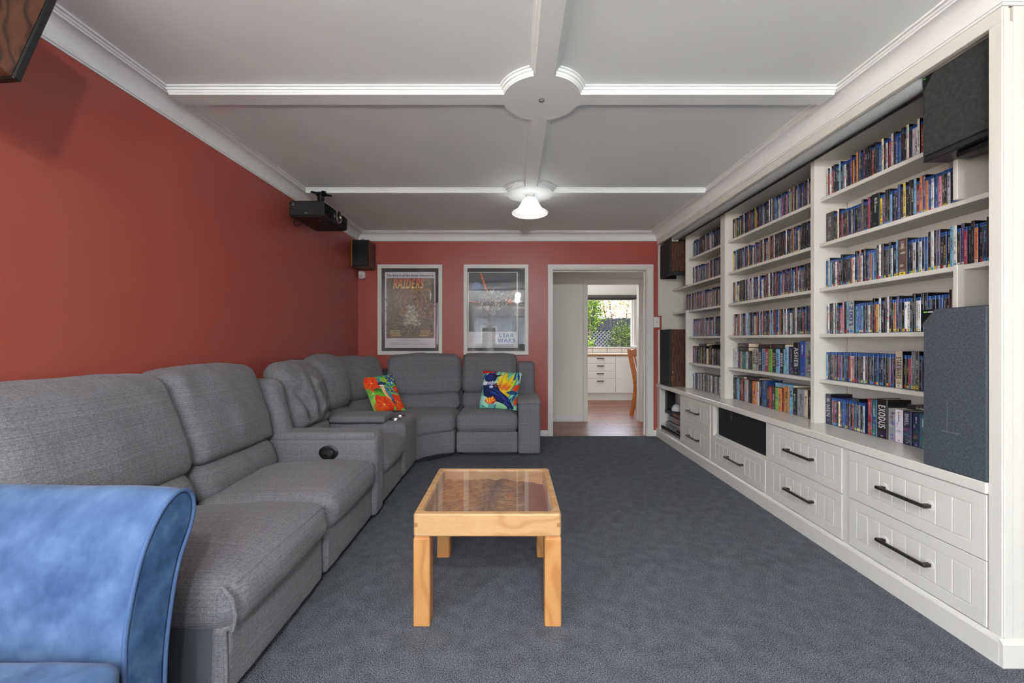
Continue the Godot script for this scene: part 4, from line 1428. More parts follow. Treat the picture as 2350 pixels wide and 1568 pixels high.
		pad(s, "lumbar_cushion", mid - fr * 0.10 + Vector3(0, 0.49, 0), fr, Vector3.UP, fr.cross(Vector3.UP), Vector3(0.11, 0.105, len_), 0.08, {"lean": -0.03, "crown": Vector3(0.015 - 0.045 * k, 0, 0), "wr": 0.007, "seed": 65 + k, "n": Vector3i(4, 6, 16)})
	# recliner at the end of the far run
	var rb := MB.new()
	rb.box(Vector3(-0.54, 0.02, -4.88), Vector3(0.07, 0.24, -4.16), 0.01)
	rb.box(Vector3(-0.54, 0.2, -4.90), Vector3(0.22, 0.80, -4.78), 0.02)
	rb.box(Vector3(-0.50, 0.0, -4.5), Vector3(0.04, 0.03, -4.150))
	obj("base", rb, M.dark, s)
	pad(s, "footrest_panel", Vector3(-0.252, 0.135, -4.20), Vector3.RIGHT, Vector3.UP, Vector3.BACK, Vector3(0.312, 0.106, 0.075), 0.022, {"crown": Vector3(0, 0, 0.008), "wr": 0.004, "seed": 71, "n": Vector3i(12, 6, 2)})
	pad(s, "seat_cushion", Vector3(-0.254, 0.325, -4.385), Vector3.RIGHT, Vector3.UP, Vector3.BACK, Vector3(0.312, 0.093, 0.27), 0.062, {"crown": Vector3(0, 0.035, 0.010), "wr": 0.006, "seed": 72, "n": Vector3i(12, 4, 12)})
	pad(s, "back_cushion", Vector3(-0.255, 0.790, -4.73), Vector3.BACK, Vector3.UP, Vector3.LEFT, Vector3(0.10, 0.218, 0.314), 0.07, {"lean": -0.05, "crown": Vector3(0.03, 0.008, 0), "wr": 0.009, "seed": 73, "n": Vector3i(5, 12, 14)})
	pad(s, "lumbar_cushion", Vector3(-0.255, 0.485, -4.70), Vector3.BACK, Vector3.UP, Vector3.LEFT, Vector3(0.11, 0.11, 0.305), 0.07, {"lean": -0.03, "crown": Vector3(0.015, 0, 0), "wr": 0.006, "seed": 74, "n": Vector3i(4, 6, 12)})
	run_pad(s, "arm", 0.062, 0.286, 0.015, 0.535, 4.130, 4.80, 0.024, {"crown": Vector3(0.004, 0.0, 0.003), "wr": 0.004, "seed": 75, "n": Vector3i(6, 10, 12)})
	run_pad(s, "arm_pad", 0.056, 0.292, 0.512, 0.562, 4.124, 4.78, 0.020, {"crown": Vector3(0, 0.006, 0), "wr": 0.003, "seed": 76, "n": Vector3i(6, 2, 12)})
	run_pad(s, "back_wing", 0.062, 0.258, 0.5, 0.918, 4.66, 4.84, 0.04, {"wr": 0.004, "seed": 79, "n": Vector3i(6, 10, 4)})

# ---------------------------------------------------------------- blue armchair in the lower left corner
func armchair() -> void:
	var ch := thing("armchair", "blue suede armchair with a flared piped arm in front of the grey sofa", "armchair", Vector3(-1.4, 0, -0.7))
	# section of the far arm: (depth, height), from the seat side over the top to the outside
	var sec := PackedVector2Array([Vector2(0.985, 0.20), Vector2(0.984, 0.439), Vector2(0.999, 0.520), Vector2(1.024, 0.610), Vector2(1.053, 0.671), Vector2(1.085, 0.713), Vector2(1.115, 0.737), Vector2(1.145, 0.749), Vector2(1.175, 0.745), Vector2(1.195, 0.726), Vector2(1.203, 0.695), Vector2(1.198, 0.655), Vector2(1.178, 0.610), Vector2(1.152, 0.570), Vector2(1.130, 0.500), Vector2(1.113, 0.413), Vector2(1.101, 0.328), Vector2(1.097, 0.20), Vector2(1.097, 0.06), Vector2(0.985, 0.06)])
	# resample smoothly
	var cv := Curve2D.new()
	for p in sec:
		cv.add_point(p)
	var nz := noise(3.0, 12, 3)
	for which in 2:
		var zm := func(d: float) -> float: return -d if which == 0 else -(1.30 - d)
		var prof := PackedVector2Array()
		var cnt := 90
		for k in cnt:
			prof.append(cv.sample_baked(cv.get_baked_length() * k / float(cnt - 1)))
		for it in 3:
			var q := prof.duplicate()
			for k in range(1, cnt - 1):
				q[k] = prof[k] * 0.5 + (prof[k - 1] + prof[k + 1]) * 0.25
			prof = q
		var rows := []
		for j in 31:
			var t := j / 30.0
			var x := lerpf(-0.936, -1.80, t)
			var row := PackedVector3Array()
			for k in cnt:
				var p := prof[k]
				var e := nz.get_noise_3d(x * 1.3, p.x * 2.0, p.y * 2.0) * 0.006
				var edge := 0.007 * exp(-t * 60.0)
				var lift := 0.008 + 0.014 * t * clampf((p.y - 0.5) / 0.25, 0, 1)
				var dn := (p - Vector2(1.09, 0.45)).normalized()
				row.append(Vector3(x, p.y + lift + dn.y * (e - edge), zm.call(p.x + dn.x * (e - edge))))
			rows.append(row)
		var m := MB.new()
		m.grid(rows, false, Vector3(-1.3, 0.45, zm.call(1.08)))
		var arm := obj("arm", m, M.suede, ch)
		# front panel, slightly padded, inside the piping
		var fp := MB.new()
		var rings := []
		var flat := PackedVector2Array()
		var area := 0.0
		for k in cnt:
			area += prof[k].cross(prof[(k + 1) % cnt])
		for q in [[0.0, -0.940], [0.006, -0.933], [0.014, -0.930]]:
			var row := PackedVector3Array()
			flat = PackedVector2Array()
			for k in cnt:
				var tg := (prof[mini(k + 1, cnt - 1)] - prof[maxi(k - 1, 0)]).normalized()
				var g: Vector2 = prof[k] + Vector2(-tg.y, tg.x) * signf(area) * q[0]
				row.append(Vector3(q[1], g.y, zm.call(g.x)))
				flat.append(g)
			rings.append(row)
		fp.grid(rings, true, Vector3(-1.2, 0.4, zm.call(1.08)))
		var tri := Geometry2D.triangulate_polygon(flat)
		for k in range(0, tri.size(), 3):
			var t3 := []
			for j in 3:
				t3.append(Vector3(-0.930, flat[tri[k + j]].y, zm.call(flat[tri[k + j]].x)))
			fp.face(t3, Vector3.RIGHT)
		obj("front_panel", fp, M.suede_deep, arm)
		var path := []
		for k in cnt - 8:
			path.append(Vector3(-0.932, prof[k].y, zm.call(prof[k].x)))
		var pp := MB.new()
		pp.tube(path, 0.0058, 8)
		obj("piping", pp, M.piping, arm)
		# seam set back from the front on the top of the arm
	pad(ch, "seat_cushion", Vector3(-1.36, 0.345, -0.65), Vector3.RIGHT, Vector3.UP, Vector3.BACK, Vector3(0.455, 0.082, 0.318), 0.04, {"mat": M.suede, "crown": Vector3(0.01, 0.012, 0), "wr": 0.004, "seed": 5, "n": Vector3i(14, 4, 12)})
	var b := MB.new()
	b.box(Vector3(-1.80, 0.06, -1.0), Vector3(-0.955, 0.27, -0.30), 0.01)
	obj("base", b, M.suede, ch)
	pad(ch, "back_cushion", Vector3(-1.70, 0.62, -0.65), Vector3.RIGHT, Vector3.UP, Vector3.BACK, Vector3(0.11, 0.26, 0.33), 0.07, {"mat": M.suede, "lean": -0.04, "crown": Vector3(0.03, 0.01, 0), "wr": 0.006, "seed": 6, "n": Vector3i(4, 8, 10)})
	for q in [[-1.75, -1.05], [-0.99, -1.05], [-1.75, -0.25], [-0.99, -0.25]]:
		var lg := MB.new()
		lg.lathe(PackedVector2Array([Vector2(0.0, 0.0), Vector2(0.018, 0.0), Vector2(0.024, 0.07), Vector2(0.0, 0.07)]), Vector3(q[0], 0, q[1]), Vector3.UP, 14, true)
		obj("foot", lg, M.dark, ch)

# ---------------------------------------------------------------- coffee table with a glazed tray top
func rounded_rect(x0: float, x1: float, z0: float, z1: float, r: float, k := 8) -> PackedVector2Array:
	var p := PackedVector2Array()
	for q in [[x1 - r, z1 - r, 0.0], [x0 + r, z1 - r, 90.0], [x0 + r, z0 + r, 180.0], [x1 - r, z0 + r, 270.0]]:
		for i in k + 1:
			var a := deg_to_rad(q[2] + 90.0 * i / k)
			p.append(Vector2(q[0] + cos(a) * r, q[1] + sin(a) * r))
	return p

func coffee_table() -> void:
	var x0 := -0.402
	var x1 := 0.201
	var z0 := -2.262
	var z1 := -1.666
	var t := thing("coffee_table", "square light timber coffee table with a glass topped display tray", "coffee table", Vector3(-0.1, 0, -1.964))
	var rings := [
		[rounded_rect(x0 + 0.003, x1 - 0.003, z0 + 0.003, z1 - 0.003, 0.009), 0.369],
		[rounded_rect(x0, x1, z0, z1, 0.012), 0.373],
		[rounded_rect(x0, x1, z0, z1, 0.012), 0.455],
		[rounded_rect(x0 + 0.002, x1 - 0.002, z0 + 0.002, z1 - 0.002, 0.011), 0.459],
		[rounded_rect(x0 + 0.006, x1 - 0.006, z0 + 0.006, z1 - 0.006, 0.010), 0.461],
		[rounded_rect(x0 + 0.026, x1 - 0.026, z0 + 0.026, z1 - 0.026, 0.030), 0.461],
		[rounded_rect(x0 + 0.028, x1 - 0.028, z0 + 0.028, z1 - 0.028, 0.030), 0.459],
		[rounded_rect(x0 + 0.028, x1 - 0.028, z0 + 0.028, z1 - 0.028, 0.030), 0.454],
		[rounded_rect(x0 + 0.034, x1 - 0.034, z0 + 0.034, z1 - 0.034, 0.024), 0.454],
		[rounded_rect(x0 + 0.034, x1 - 0.034, z0 + 0.034, z1 - 0.034, 0.004), 0.452],
		[rounded_rect(x0 + 0.034, x1 - 0.034, z0 + 0.034, z1 - 0.034, 0.004), 0.369],
		[rounded_rect(x0 + 0.003, x1 - 0.003, z0 + 0.003, z1 - 0.003, 0.009), 0.369]]
	var m := MB.new()
	for i in rings.size() - 1:
		var a: PackedVector2Array = rings[i][0]
		var b: PackedVector2Array = rings[i + 1][0]
		for k in a.size():
			var k2 := (k + 1) % a.size()
			var p := [Vector3(a[k].x, rings[i][1], a[k].y), Vector3(a[k2].x, rings[i][1], a[k2].y), Vector3(b[k2].x, rings[i + 1][1], b[k2].y), Vector3(b[k].x, rings[i + 1][1], b[k].y)]
			var c: Vector3 = (p[0] + p[2]) * 0.5
			var rad := Vector3(c.x + 0.1, 0, c.z + 1.964).normalized()
			var hint := rad if i < 4 else (Vector3.UP if i in [4, 7, 8] else (Vector3.DOWN if i == 10 else -rad))
			if i in [5, 6]:
				hint = -rad + Vector3.UP * 0.2
			m.face(p, hint)
	obj("frame", m, M.oak, t)
	for q in [[x0, z1 - 0.068], [x1 - 0.068, z1 - 0.068], [x0, z0], [x1 - 0.068, z0]]:
		var lg := MB.new()
		lg.box(Vector3(q[0], 0, q[1]), Vector3(q[0] + 0.068, 0.3605, q[1] + 0.068), 0.004)
		lg.box(Vector3(q[0] + 0.004, 0.36, q[1] + 0.004), Vector3(q[0] + 0.064, 0.3695, q[1] + 0.064))
		obj("leg", lg, M.legw, t)
	for sx in [x0 + 0.0025, x1 - 0.0025 - 0.016]:
		obj("joint_pin", bx(Vector3(sx, 0.407, z1 - 0.01), Vector3(sx + 0.016, 0.425, z1 + 0.0006), 0.001), mat(Color(0.62, 0.42, 0.24), 0.5), t)
	# tray floor with low carved relief
	var nz := noise(1.0, 71, 3)
	var rows := []
	var cols := []
	var W := 170
	for i in W + 1:
		var r := PackedVector3Array()
		for j in W + 1:
			var u := float(j) / W
			var w := float(i) / W
			var ridge := 0.030 * smoothstep(0.42, 0.0, w) * (0.75 + 0.5 * nz.get_noise_2d(u * 5.0, 3.0)) * smoothstep(1.0, 0.78, u)
			var mound := 0.020 * exp(-pow((u - 0.52) / 0.17, 2.0) - pow((w - 0.55) / 0.35, 2.0))
			var blades := absf(nz.get_noise_2d((u * 0.45 + w * 0.9) * 46.0, (u * 0.9 - w * 0.45) * 5.0)) * 0.007 * smoothstep(0.9, 0.6, u)
			r.append(Vector3(lerpf(x0 + 0.03, x1 - 0.03, u), 0.383 + ridge + mound + blades, lerpf(z0 + 0.034, z1 - 0.034, w)))
		rows.append(r)
	var fl := MB.new()
	fl.grid(rows, false, null, false)
	if fl.n[fl.n.size() / 2].y < 0:
		for k in fl.n.size():
			fl.n[k] = -fl.n[k]
		for k in range(0, fl.ix.size(), 3):
			var s := fl.ix[k + 1]
			fl.ix[k + 1] = fl.ix[k + 2]
			fl.ix[k + 2] = s
	var ca := Color(0.42, 0.22, 0.10).srgb_to_linear()
	var cb := Color(0.80, 0.58, 0.32).srgb_to_linear()
	var cc := Color(0.33, 0.20, 0.13).srgb_to_linear()
	for k in fl.v.size():
		var u := (fl.v[k].x - x0) / (x1 - x0)
		var w := (fl.v[k].z - z0) / (z1 - z0)
		var g := clampf(absf(nz.get_noise_2d((u * 0.45 + w * 0.9) * 46.0, (u * 0.9 - w * 0.45) * 5.0)) * 2.6 * smoothstep(0.95, 0.55, u), 0, 1)
		var dk := exp(-pow((u - 0.5 - 0.1 * (0.5 - w)) / 0.07, 2.0)) * smoothstep(0.9, 0.2, w * 0.6)
		fl.c[k] = ca.lerp(cb, g).lerp(cc, dk * 0.8)
	var tm := mat(Color(1, 1, 1), 0.45)
	tm.vertex_color_use_as_albedo = true
	obj("carved_tray", fl, tm, t)
	var gl := MB.new()
	gl.prism(rounded_rect(x0 + 0.029, x1 - 0.029, z0 + 0.029, z1 - 0.029, 0.029), Vector3(0, 0.4545, 0), Vector3(1, 0, 0), Vector3(0, 0, 1), Vector3(0, 0.0045, 0))
	obj("glass_top", gl, M.glass, t)

# ---------------------------------------------------------------- pictures, cushions, projector, switch
func poster(x0: float, x1: float, y0: float, y1: float, label: String, im: Image, pr: Rect2) -> void:
	var o := thing("framed_poster", label, "framed poster", Vector3((x0 + x1) * 0.5, y0, WF))
	var f := MB.new()
	var w := 0.047
	var z := WF + 0.001
	var prof := PackedVector2Array([Vector2(0, 0), Vector2(0, 0.026), Vector2(0.004, 0.03), Vector2(w - 0.006, 0.03), Vector2(w, 0.024), Vector2(w, 0.0)])
	var cs := [Vector2(x0, y0), Vector2(x1, y0), Vector2(x1, y1), Vector2(x0, y1)]
	var inw := [Vector2(1, 1), Vector2(-1, 1), Vector2(-1, -1), Vector2(1, -1)]
	for k in 4:
		var a: Vector2 = cs[k]
		var b: Vector2 = cs[(k + 1) % 4]
		var ia: Vector2 = inw[k]
		var ib: Vector2 = inw[(k + 1) % 4]
		var side := Vector2(-(b - a).y, (b - a).x).normalized()
		for j in prof.size() - 1:
			var p := prof[j]
			var q := prof[j + 1]
			var pa := a + ia * p.x
			var pb := b + ib * p.x
			var qa := a + ia * q.x
			var qb := b + ib * q.x
			var d := q - p
			f.face([Vector3(pa.x, pa.y, z + p.y), Vector3(pb.x, pb.y, z + p.y), Vector3(qb.x, qb.y, z + q.y), Vector3(qa.x, qa.y, z + q.y)], Vector3(side.x, side.y, 0) * (-d.y) + Vector3(0, 0, 1) * (d.x + 1e-5))
	obj("frame", f, M.frame, o)
	obj("mount", bx(Vector3(x0 + w - 0.002, y0 + w - 0.002, z), Vector3(x1 - w + 0.002, y1 - w + 0.002, z + 0.006)), M.mount, o)
	var p := MB.new()
	var pz := z + 0.0075
	p.box(Vector3(pr.position.x, pr.position.y, z + 0.005), Vector3(pr.end.x, pr.end.y, pz - 0.0002))
	var pp := MB.new()
	pp.face([Vector3(pr.position.x, pr.position.y, pz), Vector3(pr.end.x, pr.position.y, pz), Vector3(pr.end.x, pr.end.y, pz), Vector3(pr.position.x, pr.end.y, pz)], Vector3.BACK, [Vector2(0, 1), Vector2(1, 1), Vector2(1, 0), Vector2(0, 0)])
	var pm := mat(Color.WHITE, 0.55)
	pm.albedo_texture = tex_of(im)
	var mesh_o := obj("print", pp, pm, o)
	p.add_to(mesh_o.mesh, M.plastic, Vector3((x0 + x1) * 0.5, y0, WF))
	obj("glass_pane", bx(Vector3(x0 + w - 0.003, y0 + w - 0.003, z + 0.014), Vector3(x1 - w + 0.003, y1 - w + 0.003, z + 0.016)), M.pane, o)

func mottle(im: Image, r: Rect2i, amt: float, seed_: int) -> void:
	var a := noise(0.035, seed_, 4)
	var b := noise(0.22, seed_ + 1, 2)
	for y in range(r.position.y, r.end.y):
		for x in range(r.position.x, r.end.x):
			var k := 1.0 + (a.get_noise_2d(x, y) * 1.1 + b.get_noise_2d(x, y) * 0.5) * amt
			var c := im.get_pixel(x, y)
			im.set_pixel(x, y, Color(clampf(c.r * k, 0, 1), clampf(c.g * k, 0, 1), clampf(c.b * k, 0, 1)))

func lines(im: Image, r: Rect2i, rows: int, col: Color, seed_: int) -> void:
	var g := RandomNumberGenerator.new()
	g.seed = seed_
	for i in rows:
		var y := r.position.y + i * r.size.y / rows
		var x := r.position.x + g.randi_range(0, r.size.x / 6)
		var e := r.end.x - (x - r.position.x)
		while x < e:
			var w := g.randi_range(2, 9)
			im.fill_rect(Rect2i(x, y, mini(w, e - x), 3), col)
			x += w + g.randi_range(2, 4)

func poster_one() -> Image:
	var im := Image.create_empty(434, 654, false, Image.FORMAT_RGB8)
	im.fill(Color(0.86, 0.85, 0.87))
	letters(im, "The Return of the Great Adventure.", Rect2(17, 19, 404, 20), Color(0.05, 0.05, 0.06))
	im.fill_rect(Rect2i(13, 53, 409, 518), Color(0.43, 0.34, 0.21))
	for k in 60:
		var x := 13 + rng.randi_range(0, 380)
		var y := 53 + rng.randi_range(0, 490)
		im.fill_rect(Rect2i(x, y, rng.randi_range(10, 40), rng.randi_range(6, 24)), Color(0.50, 0.41, 0.27).lerp(Color(0.27, 0.21, 0.13), rng.randf()))
	for k in 5:
		blob(im, Vector2(225, 262), Vector2(140 - k * 17, 140 - k * 17), Color(0.56, 0.42, 0.23).lerp(Color(0.44, 0.32, 0.17), float(k % 2)))
	# a weathered stone spire among ruins, all in short sepia strokes
	for k in 700:
		var q := Vector2(rng.randf_range(15, 418), rng.randf_range(250, 566))
		var mid := absf(q.x - 225.0)
		if mid < 95.0 and rng.randf() < 0.7:
			continue
		leaf(im, q, q + Vector2(rng.randf_range(-22, 22), rng.randf_range(-30, 10)), rng.randf_range(2, 7), Color(0.14, 0.10, 0.07).lerp(Color(0.66, 0.52, 0.30), pow(rng.randf(), 1.3)))
	for k in 520:
		var y := rng.randf_range(288, 480)
		var hw := lerpf(26.0, 92.0, (y - 285.0) / 195.0) * (0.8 + 0.25 * sin(y * 0.09))
		var q := Vector2(226 + rng.randf_range(-hw, hw), y)
		leaf(im, q, q + Vector2(rng.randf_range(-12, 12), rng.randf_range(-24, 14)), rng.randf_range(3, 8), Color(0.42, 0.33, 0.22).lerp(Color(0.83, 0.77, 0.65), pow(rng.randf(), 0.6)))
	for k in 260:
		var q := Vector2(226 + rng.randf_range(-98, 98), rng.randf_range(466, 560))
		leaf(im, q, q + Vector2(rng.randf_range(-10, 10), rng.randf_range(-26, 20)), rng.randf_range(3, 8), Color(0.20, 0.15, 0.10).lerp(Color(0.46, 0.38, 0.27), rng.randf()))
	for k in 90:
		var q := Vector2(226 + rng.randf_range(-34, 34), rng.randf_range(226, 286))
		leaf(im, q, q + Vector2(rng.randf_range(-16, 16), rng.randf_range(-8, 8)), rng.randf_range(3, 7), Color(0.22, 0.15, 0.09).lerp(Color(0.52, 0.37, 0.21), rng.randf()))
	for k in 4:
		im.fill_rect(Rect2i(44 + k * 4, 500 + k * 14, 82, 8), Color(0.74, 0.64, 0.40))
		im.fill_rect(Rect2i(308 - k * 4, 500 + k * 14, 82, 8), Color(0.70, 0.59, 0.36))
	poly_fill(im, PackedVector2Array([Vector2(388, 155), Vector2(400, 200), Vector2(392, 250), Vector2(382, 200)]), Color(0.75, 0.72, 0.66))
	mottle(im, Rect2i(13, 53, 409, 518), 0.28, 301)
	letters(im, "RAIDERS", Rect2(70, 58, 270, 84), Color(0.85, 0.28, 0.08), false, false, 0.28, Color(0.98, 0.88, 0.55))
	letters(im, "of the LOST ARK", Rect2(230, 146, 160, 17), Color(0.80, 0.58, 0.16), false, false, 0.2)
	lines(im, Rect2i(90, 582, 250, 22), 3, Color(0.45, 0.44, 0.46), 7)
	lines(im, Rect2i(20, 608, 390, 28), 4, Color(0.42, 0.41, 0.44), 8)
	return im

func poster_two() -> Image:
	var im := Image.create_empty(434, 652, false, Image.FORMAT_RGB8)
	im.fill(Color(0.80, 0.80, 0.80))
	im.fill_rect(Rect2i(12, 6, 412, 506), Color(0.10, 0.11, 0.15))
	for k in 30:
		im.fill_rect(Rect2i(12, 6 + k * 8, 412, 8), Color(0.25, 0.24, 0.24).lerp(Color(0.08, 0.09, 0.13), k / 30.0))
	blob(im, Vector2(80, 132), Vector2(48, 48), Color(0.24, 0.34, 0.50))
	blob(im, Vector2(74, 124), Vector2(36, 36), Color(0.34, 0.46, 0.64))
	for k in 6:
		blob(im, Vector2(280, 105), Vector2(62 - k * 8, 75 - k * 9), Color(0.10, 0.16, 0.34).lerp(Color(0.14, 0.15, 0.19), k / 5.0))
	poly_fill(im, PackedVector2Array([Vector2(106, 6), Vector2(122, 6), Vector2(170, 150), Vector2(154, 152)]), Color(0.86, 0.36, 0.22))
	poly_fill(im, PackedVector2Array([Vector2(12, 246), Vector2(100, 258), Vector2(100, 266), Vector2(12, 256)]), Color(0.85, 0.42, 0.32))
	poly_fill(im, PackedVector2Array([Vector2(330, 220), Vector2(420, 150), Vector2(424, 156), Vector2(336, 228)]), Color(0.62, 0.34, 0.24))
	# pale crags and dark shards in short strokes
	for k in 620:
		var a := rng.randf_range(-1, 1)
		var q := Vector2(222 + a * 118, rng.randf_range(150 + absf(a) * 50, 340))
		leaf(im, q, q + Vector2(rng.randf_range(-12, 16), rng.randf_range(-28, 22)), rng.randf_range(2, 6), [Color(0.78, 0.76, 0.72), Color(0.50, 0.46, 0.43), Color(0.14, 0.14, 0.18), Color(0.58, 0.44, 0.33), Color(0.26, 0.36, 0.54), Color(0.62, 0.60, 0.60)][k % 6])
	blob(im, Vector2(368, 252), Vector2(34, 30), Color(0.58, 0.30, 0.16))
	blob(im, Vector2(368, 250), Vector2(18, 18), Color(0.80, 0.48, 0.26))
	im.fill_rect(Rect2i(12, 330, 412, 182), Color(0.13, 0.15, 0.20))
	for k in 30:
		blob(im, Vector2(rng.randf_range(20, 410), rng.randf_range(330, 500)), Vector2(rng.randf_range(10, 40), rng.randf_range(6, 30)), Color(0.20, 0.23, 0.30).lerp(Color(0.42, 0.42, 0.44), rng.randf()))
	mottle(im, Rect2i(12, 6, 412, 506), 0.22, 401)
	lines(im, Rect2i(20, 530, 210, 70), 7, Color(0.40, 0.41, 0.44), 9)
	letters(im, "STAR", Rect2(270, 528, 130, 34), Color(0.22, 0.25, 0.34))
	letters(im, "WARS", Rect2(260, 570, 150, 36), Color(0.22, 0.25, 0.34))
	return im

func cushion_one() -> Image:
	var im := Image.create_empty(256, 256, false, Image.FORMAT_RGB8)
	im.fill(Color(0.45, 0.72, 0.30))
	var g := RandomNumberGenerator.new()
	g.seed = 21
	for k in 240:
		var p := Vector2(g.randf() * 256, g.randf() * 256)
		var c := Color(0.30, 0.62, 0.25).lerp(Color(0.80, 0.85, 0.35), g.randf())
		if p.x > 150 and p.y < 150:
			c = [Color(0.12, 0.30, 0.62), Color(0.75, 0.88, 0.92), Color(0.15, 0.50, 0.66), Color(0.32, 0.20, 0.45)][g.randi() % 4]
		elif p.y < 60:
			c = [Color(0.30, 0.68, 0.68), Color(0.55, 0.80, 0.45), Color(0.2, 0.55, 0.6)][g.randi() % 3]
		leaf(im, p, p + Vector2(g.randf_range(-40, 40), g.randf_range(-40, 40)), g.randf_range(3, 9), c)
	var flower := func(c: Vector2, r: float) -> void:
		for k in 5:
			var a := TAU * k / 5.0 + 0.4
			blob(im, c + Vector2(cos(a), sin(a)) * r * 0.5, Vector2(r * 0.62, r * 0.5), Color(0.90, 0.20 + 0.08 * (k % 3), 0.06), a)
		for k in 40:
			var a := g.randf() * TAU
			var e := c + Vector2(cos(a), sin(a)) * r * g.randf_range(0.5, 1.0)
			leaf(im, c, e, 1.6, Color(0.98, 0.42, 0.14) if k % 2 else Color(0.76, 0.08, 0.03))
		blob(im, c, Vector2(r * 0.12, r * 0.12), Color(0.96, 0.70, 0.2))
	flower.call(Vector2(52, 66), 58.0)
	flower.call(Vector2(88, 222), 70.0)
	flower.call(Vector2(205, 206), 52.0)
	flower.call(Vector2(228, 120), 24.0)
	for k in 3:
		leaf(im, Vector2(44, 110 + k * 12), Vector2(128, 150 + k * 10), 22 - k * 4, Color(0.16 + k * 0.12, 0.42 + k * 0.13, 0.14))
	# small kingfisher on a twig
	leaf(im, Vector2(120, 90), Vector2(186, 246), 7, Color(0.10, 0.14, 0.22))
	blob(im, Vector2(136, 142), Vector2(24, 50), Color(0.93, 0.80, 0.58), -0.35)
	blob(im, Vector2(142, 160), Vector2(14, 38), Color(0.88, 0.66, 0.40), -0.35)
	leaf(im, Vector2(134, 92), Vector2(184, 226), 13, Color(0.10, 0.36, 0.60))
	leaf(im, Vector2(142, 100), Vector2(172, 200), 6, Color(0.30, 0.62, 0.80))
	blob(im, Vector2(122, 78), Vector2(27, 21), Color(0.08, 0.26, 0.38))
	blob(im, Vector2(120, 90), Vector2(22, 7), Color(0.95, 0.90, 0.80), 0.1)
	poly_fill(im, PackedVector2Array([Vector2(142, 68), Vector2(176, 58), Vector2(146, 84)]), Color(0.10, 0.12, 0.16))
	blob(im, Vector2(132, 74), Vector2(3, 3), Color(0.02, 0.02, 0.02))
	blob(im, Vector2(156, 46), Vector2(22, 22), Color(0.55, 0.76, 0.20))
	return im

